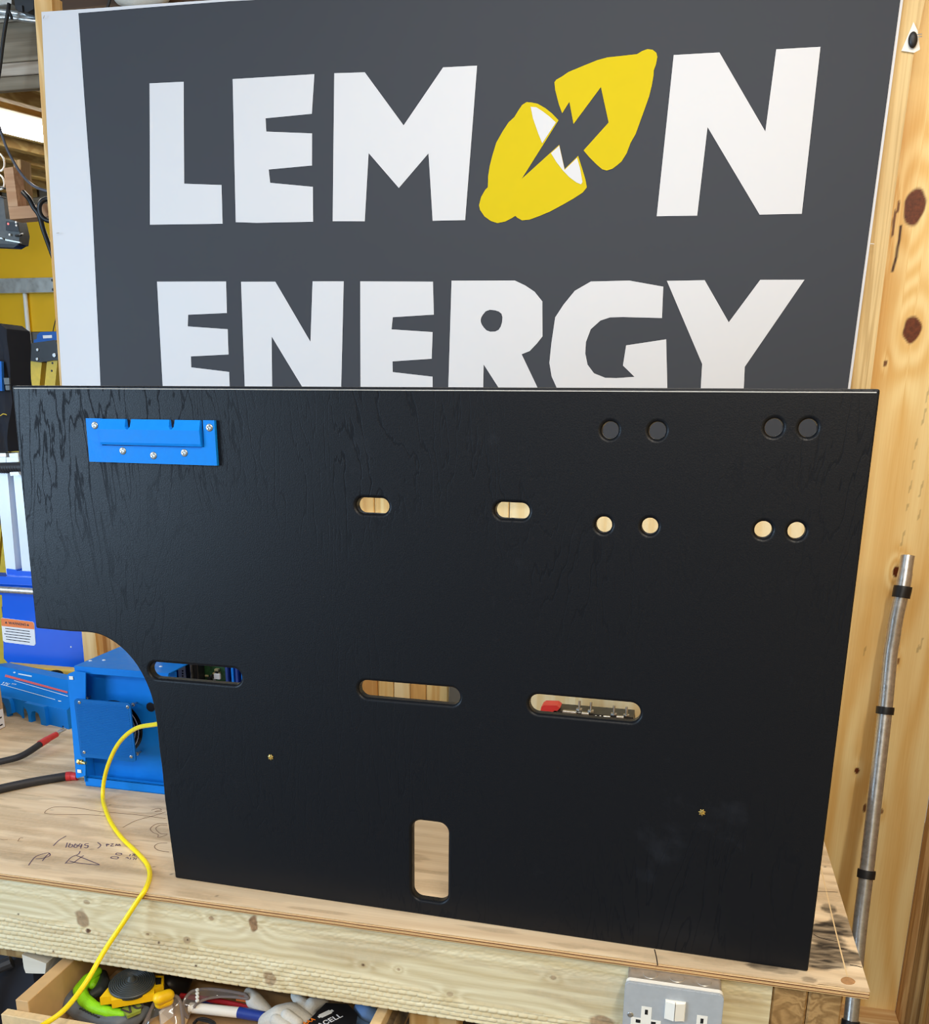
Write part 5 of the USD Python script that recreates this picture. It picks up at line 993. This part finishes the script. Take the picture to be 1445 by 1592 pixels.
# ceiling lamp
lamp = thing('ceiling_light', 'bright white batten lamp under the low timber ceiling', 'ceiling light', (-2.6, 2.0, 2.75))
ZL = 2.645
LIT = M('lamp_diffuser', {'e': ('emission', {'color': (1.0, .97, .90), 'strength': 16.0})}, [], surface='e.emission')
LD = unit([.38, .925, 0]); LP = np.array([-2.665, 1.90, ZL])
obj('housing', bar(LP - LD * .50 + [0, 0, .024], LP + LD * .95 + [0, 0, .024], .12, .025, bev=.004), WHITEP, lamp)
obj('diffuser', bar(LP - LD * .495, LP + LD * .945, .15, .022, bev=.008), LIT, lamp, label='glowing white diffuser')

# ------------------------------------------------------------------ timber frame, charger and cables on the upper left
YF = 1.62
hf = thing('hanging_frame', 'planed pine frame hanging from the low ceiling at the left', 'timber frame', aty(30, 330, YF))
obj('post', slab([(5.3, 261.5), (19.8, 259.4), (27.8, 320.6), (12.8, 321.6)], YF, .045), PINK, hf); obj('post', slab([(20, 250), (32, 248), (36.5, 317), (28.2, 320)], YF + .047, .05), STUD, hf)
obj('cross_piece', slab([(12.8, 322), (47, 319.5), (110, 312), (112, 333), (78.5, 336), (15.5, 341.3)], YF, .06), PINK, hf)
bcg = thing('battery_charger', 'grey black battery charger with small lights fixed under the pine frame', 'charger', aty(18, 350, YF + .07))
YC = YF + .065
obj('body', slab([(-50, 300), (5, 306), (9, 340), (26, 342), (31, 364), (29, 379), (20, 381), (-50, 376)], YC, .05), DUSTY, bcg)
obj('front_panel', slab([(9, 344), (27, 346), (29.5, 360), (9, 358)], YC - .006, .006), BLACKP, bcg)
for (x, y), mt in (((12.8, 348), M('led_red', {'e': ('emission', {'color': (1, .25, .25), 'strength': 1.2})}, [], surface='e.emission')), ((25, 345.8), WHITEP), ((25.6, 350.6), WHITEP), ((15, 365), WHITEP)):
    obj('lamp', disc(aty(x, y, YC - .0065), (0, -1, 0), .0038, .002, 14), mt, bcg)
obj('edge_strip', slab([(8, 371.5), (31, 376), (31, 378), (8, 374)], YC - .008, .008), ALU, bcg); obj('edge_strip', slab([(-50, 360), (3, 369.5), (4.5, 372), (-50, 364)], YC - .008, .008), ALU, bcg)
obj('lower_case', slab([(-50, 377), (29, 380), (21, 385), (-50, 382)], YC - .002, .04), BLACKP, bcg); obj('handle', cable([aty(25, 366.5, YC - .005), aty(31, 366, YC - .02), aty(35.5, 364, YC - .005)], .004, 16, 8), BLACKP, bcg)
wc = thing('wire_coil', 'small tangle of pale and dark wires at the left edge above the charger', 'wires', aty(0, 290, YC))
obj('loop', torus(aty(-1, 283, YC), (.2, 1, .1), .022, .003, 30, 8), WHITEP, wc); obj('loop', torus(aty(-2, 252, YC), (.2, 1, .1), .026, .003, 30, 8), WHITEP, wc)
obj('strand', cable([aty(-10, 291, YC), aty(2, 291, YC - .01), aty(8, 293, YC - .01), aty(12, 295, YC)], .0025, 16, 8), BLACKR, wc); obj('strand', cable([aty(-10, 300, YC), aty(2, 306, YC - .01), aty(9, 308, YC)], .0025, 16, 8), BLACKR, wc)
solo('grey_cable', cable([aty(-8, 175, 1.5), aty(2, 207, 1.5), aty(14, 238, 1.5), aty(33, 270, 1.5), aty(54, 290, 1.5), aty(82, 299, 1.5)], .0042, 60, 10), plain('cable_grey', s(96, 98, 108), .3, var=.05, spec=.8), 'thin grey cable sagging in front of the joists', 'cable')
solo('black_cable', cable([aty(36, 299, YF - .03), aty(45, 309, YF - .04), aty(52, 322, YF - .04), aty(61, 335, YF - .035), aty(67, 356, YF - .03), aty(76, 381, YF - .03), aty(86, 408, YF - .03)], .0080, 60, 12), BLACKP, 'thick black cable hanging over the pine frame', 'cable')
solo('black_cable', cable([aty(84, 309, YF - .05), aty(72, 309.5, YF - .055), aty(64, 314, YF - .062), aty(61, 324, YF - .062), aty(64, 335, YF - .060), aty(72, 342, YF - .055), aty(84, 344, YF - .05)], .0075, 60, 12), BLACKP, 'loop of black cable at the end of the pine frame', 'cable')
YT = 1.28
solo('steel_conduit', tube([aty(-20, 15, YT), aty(72, 27, YT)], .0070, 14), CHROME, 'upper of two steel conduits crossing the planks at the top left', 'conduit')
solo('steel_conduit', tube([aty(-20, 27.5, YT), aty(10, 27, YT), aty(72, 34, YT)], .0065, 14), CHROME, 'lower of two steel conduits crossing the planks at the top left', 'conduit')
jb = thing('junction_box', 'black junction box above the steel conduits at the top left', 'junction box', aty(36, 5, YT - .02))
obj('body', slab([(18, -30), (53, -30), (52, 14), (43, 19), (24, 14)], YT - .05, .08), BLACKP, jb); obj('clip', slab([(26, 8), (34, 8), (35, 18), (27, 17)], YT - .055, .006), BLACKR, jb)
solo('pale_board', slab([(-60, -30), (18.5, -30), (18, 6), (-60, 9)], YT - .02, .05), GALV, 'pale grey board at the top left corner', 'board')
solo('black_cable', cable([aty(14, 6, YT - .025), aty(12.5, 18, YT - .03), aty(8, 42, YT - .03), aty(4, 70, YT - .03), aty(0, 104, YT - .03), aty(-4, 130, YT - .03)], .0050, 40, 10), BLACKP, 'thin black cable dangling in front of the grey planks at the top left', 'cable')
solo('cable_tie', cable([aty(12.5, 16, YT - .034), aty(16, 22, YT - .034), aty(18.5, 29.5, YT - .034)], .004, 14, 8), BLACKP, 'stub of black tie below the junction box', 'cable tie')
solo('dark_cable', cable([aty(173, -10, 1.08), aty(170, 3, 1.08), aty(167, 13, 1.08), aty(165, 24, 1.08)], .0035, 20, 8), BLACKR, 'short dark cable above the top edge of the banner', 'cable')
solo('pale_sack', melt([chain([aty(190, -8, 1.09), aty(215, -4, 1.09), aty(250, -10, 1.09)], [.024, .028, .024])], .008), GLOVE, 'pale sack showing above the top edge of the banner', 'sack')
# things of one kind share a group
for name, g in (('battery_cable', 'battery cables on the bench'), ('work_glove', 'white work gloves in the drawer'), ('safety_glasses', 'clear safety glasses in the drawer'), ('steel_conduit', 'steel conduits at the top left'), ('black_cable', 'black cables at the upper left')):
    for pr in stage.GetPrimAtPath('/World').GetChildren():
        if pr.GetName() == name or (pr.GetName().startswith(name + '_') and pr.GetName()[-3:].isdigit()): pr.SetCustomDataByKey('group', g)
